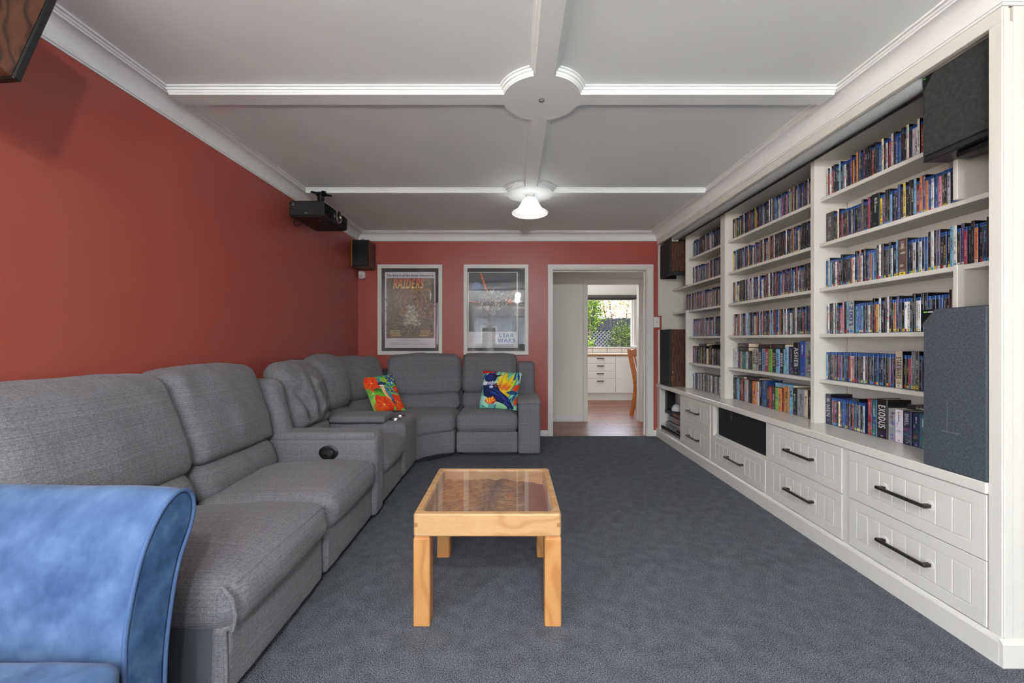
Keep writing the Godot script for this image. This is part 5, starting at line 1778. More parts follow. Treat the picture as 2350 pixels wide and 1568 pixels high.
func cushion_two() -> Image:
	var im := Image.create_empty(256, 256, false, Image.FORMAT_RGB8)
	im.fill(Color(0.42, 0.72, 0.66))
	var g := RandomNumberGenerator.new()
	g.seed = 33
	for k in 150:
		var p := Vector2(g.randf() * 256, 60 + g.randf() * 220)
		var c := [Color(0.18, 0.50, 0.66), Color(0.60, 0.85, 0.70), Color(0.35, 0.66, 0.40), Color(0.10, 0.30, 0.52), Color(0.75, 0.90, 0.80)][g.randi() % 5] as Color
		leaf(im, p, p + Vector2(g.randf_range(-20, 60), -g.randf_range(50, 120)), g.randf_range(3, 8), c)
	for k in 46:
		var p := Vector2(g.randf_range(95, 190), g.randf_range(110, 200))
		leaf(im, p, p + Vector2(g.randf_range(-10, 60), -g.randf_range(60, 140)), g.randf_range(4, 9), [Color(0.98, 0.86, 0.10), Color(0.96, 0.76, 0.08), Color(0.80, 0.85, 0.15)][k % 3])
	for k in 9:
		leaf(im, Vector2(120 + k * 6, 150), Vector2(126 + k * 11, 60 + g.randf() * 40), 4, Color(0.92, 0.42, 0.08))
	poly_fill(im, PackedVector2Array([Vector2(0, 0), Vector2(110, 4), Vector2(60, 22), Vector2(0, 26)]), Color(0.80, 0.06, 0.06))
	leaf(im, Vector2(215, 150), Vector2(256, 90), 18, Color(0.90, 0.25, 0.08))
	leaf(im, Vector2(236, 236), Vector2(250, 170), 12, Color(0.92, 0.30, 0.08))
	leaf(im, Vector2(256, 150), Vector2(170, 160), 14, Color(0.10, 0.28, 0.48))
	leaf(im, Vector2(110, 250), Vector2(225, 225), 22, Color(0.62, 0.86, 0.66))
	leaf(im, Vector2(0, 175), Vector2(60, 256), 26, Color(0.66, 0.88, 0.78))
	# big dark blue songbird with a pale ruff
	var navy := Color(0.05, 0.09, 0.30)
	poly_fill(im, PackedVector2Array([Vector2(8, 110), Vector2(40, 92), Vector2(100, 100), Vector2(130, 150), Vector2(190, 190), Vector2(232, 246), Vector2(222, 256), Vector2(150, 228), Vector2(80, 212), Vector2(20, 180)]), navy)
	for k in 34:
		var p := Vector2(40 + k * 4, 120 + k * 2.6 + g.randf_range(-18, 26))
		leaf(im, p, p + Vector2(46, 34), 4, [Color(0.08, 0.18, 0.52), Color(0.12, 0.28, 0.66), Color(0.04, 0.06, 0.22)][k % 3])
	blob(im, Vector2(58, 58), Vector2(42, 34), navy, -0.3)
	blob(im, Vector2(50, 54), Vector2(26, 22), Color(0.09, 0.18, 0.50), -0.3)
	poly_fill(im, PackedVector2Array([Vector2(84, 38), Vector2(128, 32), Vector2(130, 36), Vector2(92, 56)]), Color(0.08, 0.08, 0.12))
	blob(im, Vector2(66, 50), Vector2(5, 4), Color(0.45, 0.12, 0.10))
	for k in 70:
		var q := Vector2(14 + g.randf() * 84, 0)
		q.y = 100 - q.x * 0.08 + g.randf_range(-13, 9)
		leaf(im, q, q + Vector2(g.randf_range(2, 9), g.randf_range(6, 14)), 2.2, Color(0.62, 0.62, 0.78).lerp(Color(0.95, 0.95, 0.98), g.randf()))
	blob(im, Vector2(22, 98), Vector2(15, 13), Color(0.95, 0.95, 0.98))
	blob(im, Vector2(66, 124), Vector2(14, 9), Color(0.82, 0.86, 0.95))
	for k in 12:
		blob(im, Vector2(92 + g.randf() * 30, 92 + g.randf() * 34), Vector2(8, 5), [Color(0.55, 0.30, 0.14), Color(0.30, 0.16, 0.10), Color(0.80, 0.55, 0.30)][k % 3], g.randf() * 3)
	for k in 13:
		var a := -PI / 2 + (k - 6) * 0.17
		leaf(im, Vector2(74, 236), Vector2(74, 236) + Vector2(cos(a), sin(a)) * g.randf_range(42, 62), 7, [Color(0.88, 0.12, 0.04), Color(0.98, 0.55, 0.08), Color(0.95, 0.80, 0.20)][k % 3])
	return im

# pillow between four corners: top left, top right, bottom left, bottom right
func scatter_cushion(label: String, tl: Vector3, tr: Vector3, bl: Vector3, br: Vector3, im: Image, fat: float) -> void:
	var n := (tr - tl).cross(tl - bl).normalized()
	var o := thing("scatter_cushion", label, "cushion", (bl + br) * 0.5)
	var W := 22
	for face_ in 2:
		var rows := []
		for i in W + 1:
			var r := PackedVector3Array()
			for j in W + 1:
				var u := float(j) / W
				var w := float(i) / W
				var a := 2.0 * u - 1.0
				var b := 2.0 * w - 1.0
				# sides drawn in a little between the corners
				var uu := 0.5 + a * 0.5 * (1.0 - 0.045 * (1.0 - b * b))
				var ww := 0.5 + b * 0.5 * (1.0 - 0.045 * (1.0 - a * a))
				var p := tl.lerp(tr, uu).lerp(bl.lerp(br, uu), ww)
				var h := fat * pow(maxf((1.0 - a * a) * (1.0 - b * b), 0.0), 0.42)
				r.append(p + n * (h if face_ == 0 else -h))
			rows.append(r)
		var m := MB.new()
		m.grid(rows, false, (tl + br) * 0.5 - n * (0.3 if face_ == 0 else -0.3))
		if face_ == 0:
			var mm := mat(Color.WHITE, 0.85)
			mm.albedo_texture = tex_of(im)
			obj("printed_front", m, mm, o)
		else:
			obj("back", m, mat(Color(0.25, 0.45, 0.42), 0.9), o)

func wall_things() -> void:
	M.pane = mat(Color(1, 1, 1, 0.03), 0.02)
	M.pane.metallic_specular = 0.4
	M.pane.transparency = BaseMaterial3D.TRANSPARENCY_ALPHA
	var k := 0.005277
	poster(-1.627, -0.843, 0.986, 2.081, "white framed sepia poster headed The Return of the Great Adventure", poster_one(), Rect2(-1.541, 1.071, 0.612, 0.921))
	poster(-0.586, 0.200, 0.986, 2.081, "white framed dark blue space poster next to the doorway", poster_two(), Rect2(-0.541, 1.071, 0.612, 0.921))
	scatter_cushion("bright square cushion printed with red flowers and a small kingfisher", Vector3(-1.510, 0.80, -4.06), Vector3(-1.245, 0.815, -4.27), Vector3(-1.325, 0.475, -3.93), Vector3(-1.075, 0.452, -4.14), cushion_one(), 0.055)
	scatter_cushion("bright square cushion printed with a large dark blue bird", Vector3(-0.316, 0.835, -4.50), Vector3(0.112, 0.815, -4.48), Vector3(-0.347, 0.455, -4.28), Vector3(0.052, 0.430, -4.27), cushion_two(), 0.06)
	# switch by the doorway
	var s := thing("light_switch", "white square light switch on the red wall right of the doorway", "light switch", Vector3(1.753, 1.318, WF))
	obj("plate", bx(Vector3(1.718, 1.318, WF), Vector3(1.792, 1.448, WF + 0.010), 0.004), M.plastic, s)
	var d := MB.new()
	d.lathe(PackedVector2Array([Vector2(0.013, 0), Vector2(0.012, 0.006), Vector2(0.0, 0.007)]), Vector3(1.758, 1.386, WF + 0.009), Vector3.BACK, 20, true)
	obj("dial", d, mat(Color(0.80, 0.80, 0.80), 0.4), s)
	# alarm sensor under the corner speaker
	var a := thing("motion_sensor", "small white motion sensor in the corner below the black speaker", "motion sensor", Vector3(-1.81, 1.91, -4.93))
	obj("housing", bx(Vector3(-1.845, 1.905, -4.975), Vector3(-1.772, 1.995, -4.905), 0.012), M.plastic, a)
	obj("lens", bx(Vector3(-1.832, 1.915, -4.906), Vector3(-1.785, 1.952, -4.898), 0.008), mat(Color(0.80, 0.72, 0.70), 0.3), a)
	projector()

func projector() -> void:
	var p := thing("projector", "black projector hung from the ceiling beside the left cornice", "projector", Vector3(-1.655, 2.163, -3.535))
	var x0 := -1.798
	var x1 := -1.512
	var y0 := 2.168
	var y1 := 2.293
	var b := MB.new()
	b.box(Vector3(x0, y0, -3.765), Vector3(x1 - 0.006, y1, -3.30), 0.010)
	b.box(Vector3(x0 + 0.01, y0 - 0.005, -3.75), Vector3(x1 - 0.03, y0 + 0.002, -3.315), 0.003)
	# shallow access cover on the near side
	b.box(Vector3(x0 + 0.07, y0 + 0.030, -3.302), Vector3(x0 + 0.185, y1 - 0.035, -3.2985), 0.001)
	obj("body", b, M.dark, p)
	for i in 8:
		var y := y0 + 0.014 + i * 0.0125
		obj("vent_slat", bx(Vector3(x1 - 0.008, y, -3.475), Vector3(x1 + 0.004, y + 0.006, -3.315), 0.001), M.black, p)
		obj("vent_slat", bx(Vector3(x1 - 0.008, y, -3.755), Vector3(x1 + 0.004, y + 0.006, -3.66), 0.001), M.black, p)
	var l := MB.new()
	l.lathe(PackedVector2Array([Vector2(0.056, 0.0), Vector2(0.056, 0.014), Vector2(0.053, 0.017), Vector2(0.047, 0.017), Vector2(0.045, 0.006), Vector2(0.040, 0.0)]), Vector3(x1 - 0.006, 2.238, -3.565), Vector3.RIGHT, 36, true)
	var lo := obj("lens_ring", l, M.chrome, p)
	l = MB.new()
	l.lathe(PackedVector2Array([Vector2(0.045, 0.004), Vector2(0.040, 0.010), Vector2(0.028, 0.017), Vector2(0.0, 0.021)]), Vector3(x1 - 0.008, 2.238, -3.565), Vector3.RIGHT, 30)
	obj("lens", l, mat(Color(0.16, 0.07, 0.06), 0.06), lo)
	# feet under the case
	for z in [-3.42, -3.52]:
		var f := MB.new()
		f.lathe(PackedVector2Array([Vector2(0.02, 0.0), Vector2(0.018, 0.008), Vector2(0.0, 0.008)]), Vector3(x1 - 0.09, y0 - 0.004, z), Vector3.DOWN, 18, true)
		obj("foot", f, M.black, p)
	# two small pale marks at the upper corner, a dash below
	var mk := MB.new()
	for i in 2:
		mk.prism(PackedVector2Array([Vector2(0, 0), Vector2(0.010, 0), Vector2(0.005, 0.009)]), Vector3(x0 + 0.022 + i * 0.013, y1 - 0.038, -3.3), Vector3(1, 0, 0), Vector3(0, 1, 0), Vector3(0, 0, 0.0008))
	mk.box(Vector3(x0 + 0.028, y1 - 0.022, -3.3), Vector3(x0 + 0.042, y1 - 0.018, -3.2993))
	mk.box(Vector3(x0 + 0.128, y0 + 0.022, -3.3), Vector3(x0 + 0.152, y0 + 0.026, -3.2993))
	obj("mark", mk, mat(Color(0.62, 0.63, 0.62), 0.5), p)
	var m := MB.new()
	m.box(Vector3(-1.675, y1, -3.575), Vector3(-1.635, y1 + 0.03, -3.515), 0.004)
	m.lathe(PackedVector2Array([Vector2(0.020, 0), Vector2(0.020, 0.05), Vector2(0.028, 0.056), Vector2(0.028, 0.085), Vector2(0.016, 0.088), Vector2(0.016, 0.125), Vector2(0.0, 0.125)]), Vector3(-1.655, y1 + 0.02, -3.545), Vector3.UP, 20, true)
	for i in 2:
		var tf := Transform3D(Basis(Vector3.UP, 0.7 + i * 1.57), Vector3(-1.655, 2.437, -3.555))
		m.box(Vector3(-0.085, -0.006, -0.018), Vector3(0.085, 0.003, 0.018), 0.003, tf)
	m.lathe(PackedVector2Array([Vector2(0.045, 0.0), Vector2(0.05, 0.012), Vector2(0.0, 0.012)]), Vector3(-1.655, 2.426, -3.555), Vector3.UP, 20, true)
	obj("ceiling_mount", m, M.black, p)
	var c := MB.new()
	var pts := []
	for i in 17:
		var q := PI * (0.1 + 1.25 * i / 16.0)
		pts.append(Vector3(-1.775 + 0.036 * cos(q + 0.3), 2.158 - 0.042 * sin(q), -3.40))
	c.tube(pts, 0.0045, 6)
	obj("cable", c, M.black, p)

# ---------------------------------------------------------------- loudspeakers
func word(parent: Node3D, called: String, text: String, at: Vector3, basis: Basis, height: float, m: Material) -> void:
	var tm := TextMesh.new()
	var f := SystemFont.new()
	f.font_names = PackedStringArray(["Droid Sans"])
	f.font_weight = 700
	tm.font = f
	tm.text = text
	tm.font_size = 32
	tm.depth = 0.0008
	tm.pixel_size = height / 24.0
	tm.horizontal_alignment = HORIZONTAL_ALIGNMENT_LEFT
	tm.material = m
	var o := MeshInstance3D.new()
	o.name = called
	o.mesh = tm
	o.transform = Transform3D(basis, at - parent.position)
	parent.add_child(o, true)

func speakers() -> void:
	# left wall, near: walnut box turned to the far end of the room and tipped down
	var p := Vector3(-1.496, 1.957, -1.25)
	var nrm := Vector3(0.10, -0.27, -0.95).normalized()
	var side := Vector3.UP.cross(-nrm).normalized()
	var up := (-nrm).cross(side).normalized()
	var tf := Transform3D(Basis(side, up, -nrm), p)
	var s := thing("speaker", "walnut bookshelf speaker with black front at the top left corner on the red wall", "speaker", Vector3(-1.6, 1.96, -1.15))
	var b := MB.new()
	b.box(Vector3(-0.205, 0.0, 0.020), Vector3(-0.003, 0.365, 0.25), 0.003, tf)
	obj("cabinet", b, M.walnutv, s)
	b = MB.new()
	b.box(Vector3(-0.209, -0.004, 0.0), Vector3(0.0, 0.369, 0.021), 0.004, tf)
	obj("grille", b, M.black, s)
	b = MB.new()
	b.box(Vector3(WL, 2.04, -1.16), Vector3(-1.66, 2.09, -1.09), 0.004)
	obj("wall_bracket", b, M.dark, s)
	b = MB.new()
	b.lathe(PackedVector2Array([Vector2(0.014, 0.0), Vector2(0.012, 0.008), Vector2(0.0, 0.008)]), tf * Vector3(-0.045, 0.0, 0.05), -up, 14, true)
	obj("foot", b, M.plastic, s)
	# far left corner
	s = thing("speaker", "small black fronted speaker in the far left corner above the sensor", "speaker", Vector3(-1.75, 2.016, -4.84))
	obj("cabinet", bx(Vector3(-1.856, 2.016, -4.966), Vector3(-1.652, 2.325, -4.735), 0.003), M.walnutv, s)
	obj("grille", bx(Vector3(-1.842, 2.022, -4.737), Vector3(-1.655, 2.320, -4.718), 0.006), M.black, s)
	obj("edge_strip", bx(Vector3(-1.858, 2.018, -4.740), Vector3(-1.844, 2.323, -4.722), 0.002), mat(Color(0.66, 0.42, 0.15), 0.5), s)
	var c := MB.new()
	var pts := []
	for i in 15:
		var q := PI * i / 14.0
		pts.append(Vector3(-1.785 - 0.035 * cos(q), 2.32 + 0.055 * sin(q), -4.90))
	c.tube(pts, 0.003, 6)
	obj("cable", c, M.black, s)
	# right end of the shelves, upper: plain black box facing the room
	s = thing("speaker", "big black speaker hung high at the near end of the shelves", "speaker", Vector3(1.95, 1.95, -1.66))
	b = MB.new()
	b.box(Vector3(1.812, 1.946, -1.796), Vector3(1.914, 2.314, -1.530), 0.002)
	obj("cabinet", b, mat(Color(0.10, 0.105, 0.105), 0.28), s)
	b = MB.new()
	b.box(Vector3(1.800, 1.971, -1.796), Vector3(1.813, 2.316, -1.530), 0.003)
	obj("grille", b, M.blackm, s)
	b = MB.new()
	b.box(Vector3(1.804, 1.946, -1.797), Vector3(1.813, 1.969, -1.529), 0.002)
	obj("base_rim", b, M.dark, s)
	b = MB.new()
	b.prism(PackedVector2Array([Vector2(-1.794, 2.314), Vector2(-1.750, 2.314), Vector2(-1.794, 2.250)]), Vector3(1.799, 0, 0), Vector3(0, 0, 1), Vector3(0, 1, 0), Vector3(0.003, 0, 0))
	var bd := obj("corner_badge", b, M.black, s)
	b = MB.new()
	b.box(Vector3(1.7985, 2.304, -1.790), Vector3(1.800, 2.308, -1.782))
	obj("badge_mark", b, mat(Color(0.35, 0.75, 0.25), 0.5), bd)
	b = MB.new()
	b.box(Vector3(1.84, 1.925, -1.70), Vector3(1.91, 1.946, -1.55), 0.004)
	obj("bracket", b, M.black, s)
	# lower: tall cloth fronted speaker on the worktop
	s = thing("speaker", "tall dark blue-grey speaker standing on the near end of the worktop", "speaker", Vector3(1.94, TOPY, -1.64))
	b = MB.new()
	b.box(Vector3(1.776, TOPY, -1.751), Vector3(2.10, 1.300, -1.530), 0.003)
	obj("cabinet", b, mat(Color(0.14, 0.15, 0.16), 0.5), s)
	b = MB.new()
	b.box(Vector3(1.757, TOPY + 0.001, -1.751), Vector3(1.777, 1.297, -1.516), 0.003)
	obj("grille", b, M.grille, s)
	b = MB.new()
	b.prism(PackedVector2Array([Vector2(-1.750, 1.296), Vector2(-1.703, 1.296), Vector2(-1.750, 1.240)]), Vector3(1.756, 0, 0), Vector3(0, 0, 1), Vector3(0, 1, 0), Vector3(0.003, 0, 0))
	bd = obj("corner_badge", b, M.black, s)
	var fb := Basis(Vector3(0, 0, 1), Vector3(0, 1, 0), Vector3(-1, 0, 0))
	word(s, "badge_lettering", "KEF", Vector3(1.7555, 1.287, -1.7475), fb, 0.0058, mat(Color(0.45, 0.85, 0.25), 0.5))
	word(s, "badge_lettering_001", "C SERIES", Vector3(1.7555, 1.287, -1.7345), fb, 0.0048, mat(Color(0.85, 0.86, 0.85), 0.5))
	# faint scuffs on the cloth
	b = MB.new()
	b.box(Vector3(1.7564, 0.80, -1.655), Vector3(1.7575, 0.92, -1.652))
	b.box(Vector3(1.7564, 0.795, -1.675), Vector3(1.7575, 0.802, -1.61))
	obj("scuff", b, mat(Color(0.33, 0.355, 0.375), 0.95), s)
	# centre speaker in its niche
	s = thing("speaker", "wide black centre speaker in the niche above the single drawer", "speaker", Vector3(1.92, 0.35, -3.19))
	obj("cabinet", bx(Vector3(1.80, 0.352, -3.535), Vector3(2.06, 0.592, -2.85), 0.004), M.dark, s)
	obj("grille", bx(Vector3(1.782, 0.353, -3.535), Vector3(1.801, 0.590, -2.852), 0.004), mat(Color(0.085, 0.09, 0.10), 0.6), s)
	b = MB.new()
	b.box(Vector3(1.7812, 0.535, -3.34), Vector3(1.783, 0.552, -3.325), 0.0005)
	b.box(Vector3(1.7812, 0.515, -3.325), Vector3(1.783, 0.535, -3.32), 0.0005)
	b.box(Vector3(1.7812, 0.565, -3.37), Vector3(1.783, 0.569, -3.30), 0.0005)
	obj("scuff", b, mat(Color(0.40, 0.41, 0.42), 0.9), s)
	# far end of the shelves: two walnut speakers, one above the other
	s = thing("speaker", "walnut and black speaker hung high at the far end of the shelves", "speaker", Vector3(1.89, 1.90, -4.78))
	obj("cabinet", bx(Vector3(1.803, 1.945, -4.93), Vector3(1.972, 2.298, -4.63), 0.003), M.walnutv, s)
	obj("grille", bx(Vector3(1.783, 1.90, -4.93), Vector3(1.804, 2.300, -4.628), 0.004), M.blackm, s)
	b = MB.new()
	b.box(Vector3(1.804, 1.90, -4.645), Vector3(1.972, 1.945, -4.628), 0.003)
	obj("base_rim", b, M.dark, s)
	b = MB.new()
	b.box(Vector3(1.804, 1.90, -4.93), Vector3(1.972, 1.945, -4.913), 0.003)
	obj("base_rim", b, M.dark, s)
	s = thing("speaker", "taller walnut and black speaker standing on the far end of the worktop", "speaker", Vector3(1.89, TOPY, -4.78))
	obj("cabinet", bx(Vector3(1.803, TOPY, -4.93), Vector3(2.06, 1.288, -4.63), 0.003), M.walnutv, s)
	obj("grille", bx(Vector3(1.780, TOPY, -4.93), Vector3(1.804, 1.290, -4.628), 0.004), M.blackm, s)
	b = MB.new()
	b.box(Vector3(1.812, 0.79, -4.6292), Vector3(1.822, 0.815, -4.6275), 0.0005)
	b.box(Vector3(1.805, 0.70, -4.6292), Vector3(1.809, 0.76, -4.6275), 0.0005)
	obj("scuff", b, mat(Color(0.80, 0.60, 0.38), 0.7), s)

func electronics() -> void:
	var t := thing("component_tray", "black tray on the floor of the open electronics unit", "tray", Vector3(1.92, 0.115, -4.6))
	var b := MB.new()
	b.box(Vector3(1.772, 0.115, -4.87), Vector3(2.08, 0.135, -4.31), 0.006)
	b.lathe(PackedVector2Array([Vector2(0.0, 0.0), Vector2(0.016, 0.0), Vector2(0.016, 0.06), Vector2(0.0, 0.06)]), Vector3(1.79, 0.138, -4.885), Vector3(0, 0, 1), 14, true)
	obj("board", b, M.black, t)
	var r := thing("av_receiver", "grey audio receiver lying lowest in the open electronics unit", "receiver", Vector3(1.93, 0.135, -4.58))
	obj("case", bx(Vector3(1.815, 0.138, -4.80), Vector3(2.07, 0.225, -4.36), 0.005), M.silver, r)
	obj("front_panel", bx(Vector3(1.806, 0.142, -4.79), Vector3(1.816, 0.220, -4.37), 0.003), M.silver, r)
	obj("display", bx(Vector3(1.8050, 0.190, -4.70), Vector3(1.8065, 0.198, -4.50)), M.dark, r)
	for z in [-4.46, -4.41]:
		b = MB.new()
		b.lathe(PackedVector2Array([Vector2(0.014, 0), Vector2(0.013, 0.012), Vector2(0.0, 0.012)]), Vector3(1.807, 0.172, z), Vector3.LEFT, 16, true)
		obj("knob", b, M.black, r)
	r = thing("disc_player", "slim metal disc player stacked on the grey receiver", "disc player", Vector3(1.95, 0.226, -4.58))
	obj("case", bx(Vector3(1.832, 0.228, -4.79), Vector3(2.06, 0.290, -4.37), 0.004), M.silver, r)
	obj("display", bx(Vector3(1.8305, 0.245, -4.66), Vector3(1.8325, 0.275, -4.50)), mat(Color(0.55, 0.36, 0.22), 0.3), r)
	obj("button_panel", bx(Vector3(1.8305, 0.240, -4.47), Vector3(1.8325, 0.278, -4.40)), M.black, r)
	r = thing("media_box", "dark media box with a brown front on top of the disc player", "media box", Vector3(1.96, 0.292, -4.58))
	obj("case", bx(Vector3(1.820, 0.306, -4.878), Vector3(2.06, 0.345, -4.37), 0.004), M.dark, r)
	obj("front_panel", bx(Vector3(1.816, 0.309, -4.62), Vector3(1.821, 0.342, -4.39)), mat(Color(0.42, 0.27, 0.17), 0.4), r)
	for z in [-4.77, -4.40]:
		obj("foot", bx(Vector3(1.86, 0.290, z - 0.015), Vector3(2.04, 0.307, z + 0.015)), M.black, r)
	r = thing("white_dome", "white dome shaped device sitting on top of the stacked electronics", "device", Vector3(1.898, 0.345, -4.715))
	b = MB.new()
	b.lathe(PackedVector2Array([Vector2(0.0, 0.0), Vector2(0.056, 0.0), Vector2(0.060, 0.012), Vector2(0.056, 0.038), Vector2(0.044, 0.062), Vector2(0.026, 0.078), Vector2(0.0, 0.083)]), Vector3(1.898, 0.346, -4.715), Vector3.UP, 32)
	obj("shell", b, M.plastic, r)
	b = MB.new()
	b.lathe(PackedVector2Array([Vector2(0.061, 0.0), Vector2(0.061, 0.004), Vector2(0.0, 0.004)]), Vector3(1.898, 0.3455, -4.715), Vector3.UP, 32, true)
	obj("base_ring", b, M.dark, r)
	r = thing("black_tower", "upright black computer case at the back of the open electronics unit", "computer", Vector3(1.86, 0.34, -4.82))
	obj("case", bx(Vector3(1.822, 0.352, -4.872), Vector3(1.912, 0.588, -4.80), 0.004), mat(Color(0.035, 0.04, 0.055), 0.4), r)
	obj("front_panel", bx(Vector3(1.828, 0.36, -4.801), Vector3(1.906, 0.58, -4.796), 0.002), mat(Color(0.05, 0.055, 0.075), 0.5), r)
	obj("foot", bx(Vector3(1.822, 0.345, -4.872), Vector3(1.912, 0.353, -4.80)), M.black, r)
	b = MB.new()
	b.tube([Vector3(1.92, 0.52, -4.60), Vector3(1.96, 0.525, -4.66), Vector3(2.0, 0.51, -4.74), Vector3(2.08, 0.50, -4.80)], 0.009, 8)
	b.tube([Vector3(1.90, 0.485, -4.55), Vector3(1.95, 0.50, -4.62), Vector3(2.0, 0.495, -4.70), Vector3(2.08, 0.48, -4.80)], 0.007, 8)
	tag(obj("cable_bundle", b, M.dark), "dark cables looping behind the stacked electronics in the open unit", "cables")
	b = MB.new()
	b.tube([Vector3(1.845, 0.335, -4.36), Vector3(1.81, 0.33, -4.352), Vector3(1.795, 0.30, -4.350), Vector3(1.797, 0.24, -4.348), Vector3(1.800, 0.18, -4.346), Vector3(1.803, 0.15, -4.343), Vector3(1.82, 0.139, -4.34)], 0.0035, 8)
	tag(obj("white_cable", b, M.plastic), "thin white cable hanging down in front of the stacked electronics", "cable")

# ---------------------------------------------------------------- disc cases and books
const CELLW := 32
const CELLH := 256
var atlas: Image
var cell_no := 0
var spine_pool := {}
var disc_count := 0
var rest_cases: MB

const TONE := {"k": Color(0.09, 0.09, 0.10), "w": Color(0.84, 0.84, 0.84), "g": Color(0.42, 0.42, 0.43), "s": Color(0.64, 0.66, 0.68), "b": Color(0.16, 0.32, 0.62), "n": Color(0.11, 0.16, 0.30), "l": Color(0.42, 0.66, 0.82), "t": Color(0.14, 0.38, 0.42), "y": Color(0.90, 0.76, 0.14), "o": Color(0.85, 0.50, 0.22), "r": Color(0.62, 0.15, 0.15), "m": Color(0.66, 0.13, 0.30), "p": Color(0.80, 0.50, 0.58), "u": Color(0.32, 0.25, 0.45), "e": Color(0.36, 0.26, 0.21), "d": Color(0.23, 0.22, 0.22), "c": Color(0.86, 0.80, 0.66), "f": Color(0.42, 0.70, 0.26)}
const TONE_WORD := {"k": "black", "w": "white", "g": "grey", "s": "silver-grey", "b": "blue", "n": "navy", "l": "light blue", "t": "teal", "y": "yellow", "o": "orange", "r": "dark red", "m": "crimson", "p": "pink", "u": "purple", "e": "brown", "d": "charcoal", "c": "cream", "f": "green"}

func ordinal(i: int) -> String:
	var ones := ["", "first", "second", "third", "fourth", "fifth", "sixth", "seventh", "eighth", "ninth", "tenth", "eleventh", "twelfth", "thirteenth", "fourteenth", "fifteenth", "sixteenth", "seventeenth", "eighteenth", "nineteenth"]
	var tens := ["", "", "twenty", "thirty", "forty", "fifty", "sixty", "seventy"]
	var tenth := ["", "", "twentieth", "thirtieth", "fortieth", "fiftieth", "sixtieth", "seventieth"]
	if i < 20:
		return ones[i]
	if i % 10 == 0:
		return tenth[i / 10]
	return "%s-%s" % [tens[i / 10], ones[i % 10]]

# marks that look like a line of print running down a spine
func scribble(x: int, y0: int, y1: int, w: int, col: Color) -> void:
	var y := y0
	while y < y1 - 3:
		var l := rng.randi_range(3, 7)
		var kind := rng.randi() % 4
		if kind == 0:
			atlas.fill_rect(Rect2i(x, y, w, 2), col)
			atlas.fill_rect(Rect2i(x, y, 3, l), col)
		elif kind == 1:
			atlas.fill_rect(Rect2i(x, y, w, 2), col)
			atlas.fill_rect(Rect2i(x, y + l - 2, w, 2), col)
			atlas.fill_rect(Rect2i(x + w - 3, y, 3, l), col)
		elif kind == 2:
			atlas.fill_rect(Rect2i(x + w / 2 - 1, y, 3, l), col)
			atlas.fill_rect(Rect2i(x, y, w, 2), col)
		else:
			atlas.fill_rect(Rect2i(x, y, w, l - 1), col)
		y += l + 1 + (4 if rng.randf() < 0.14 else 0)

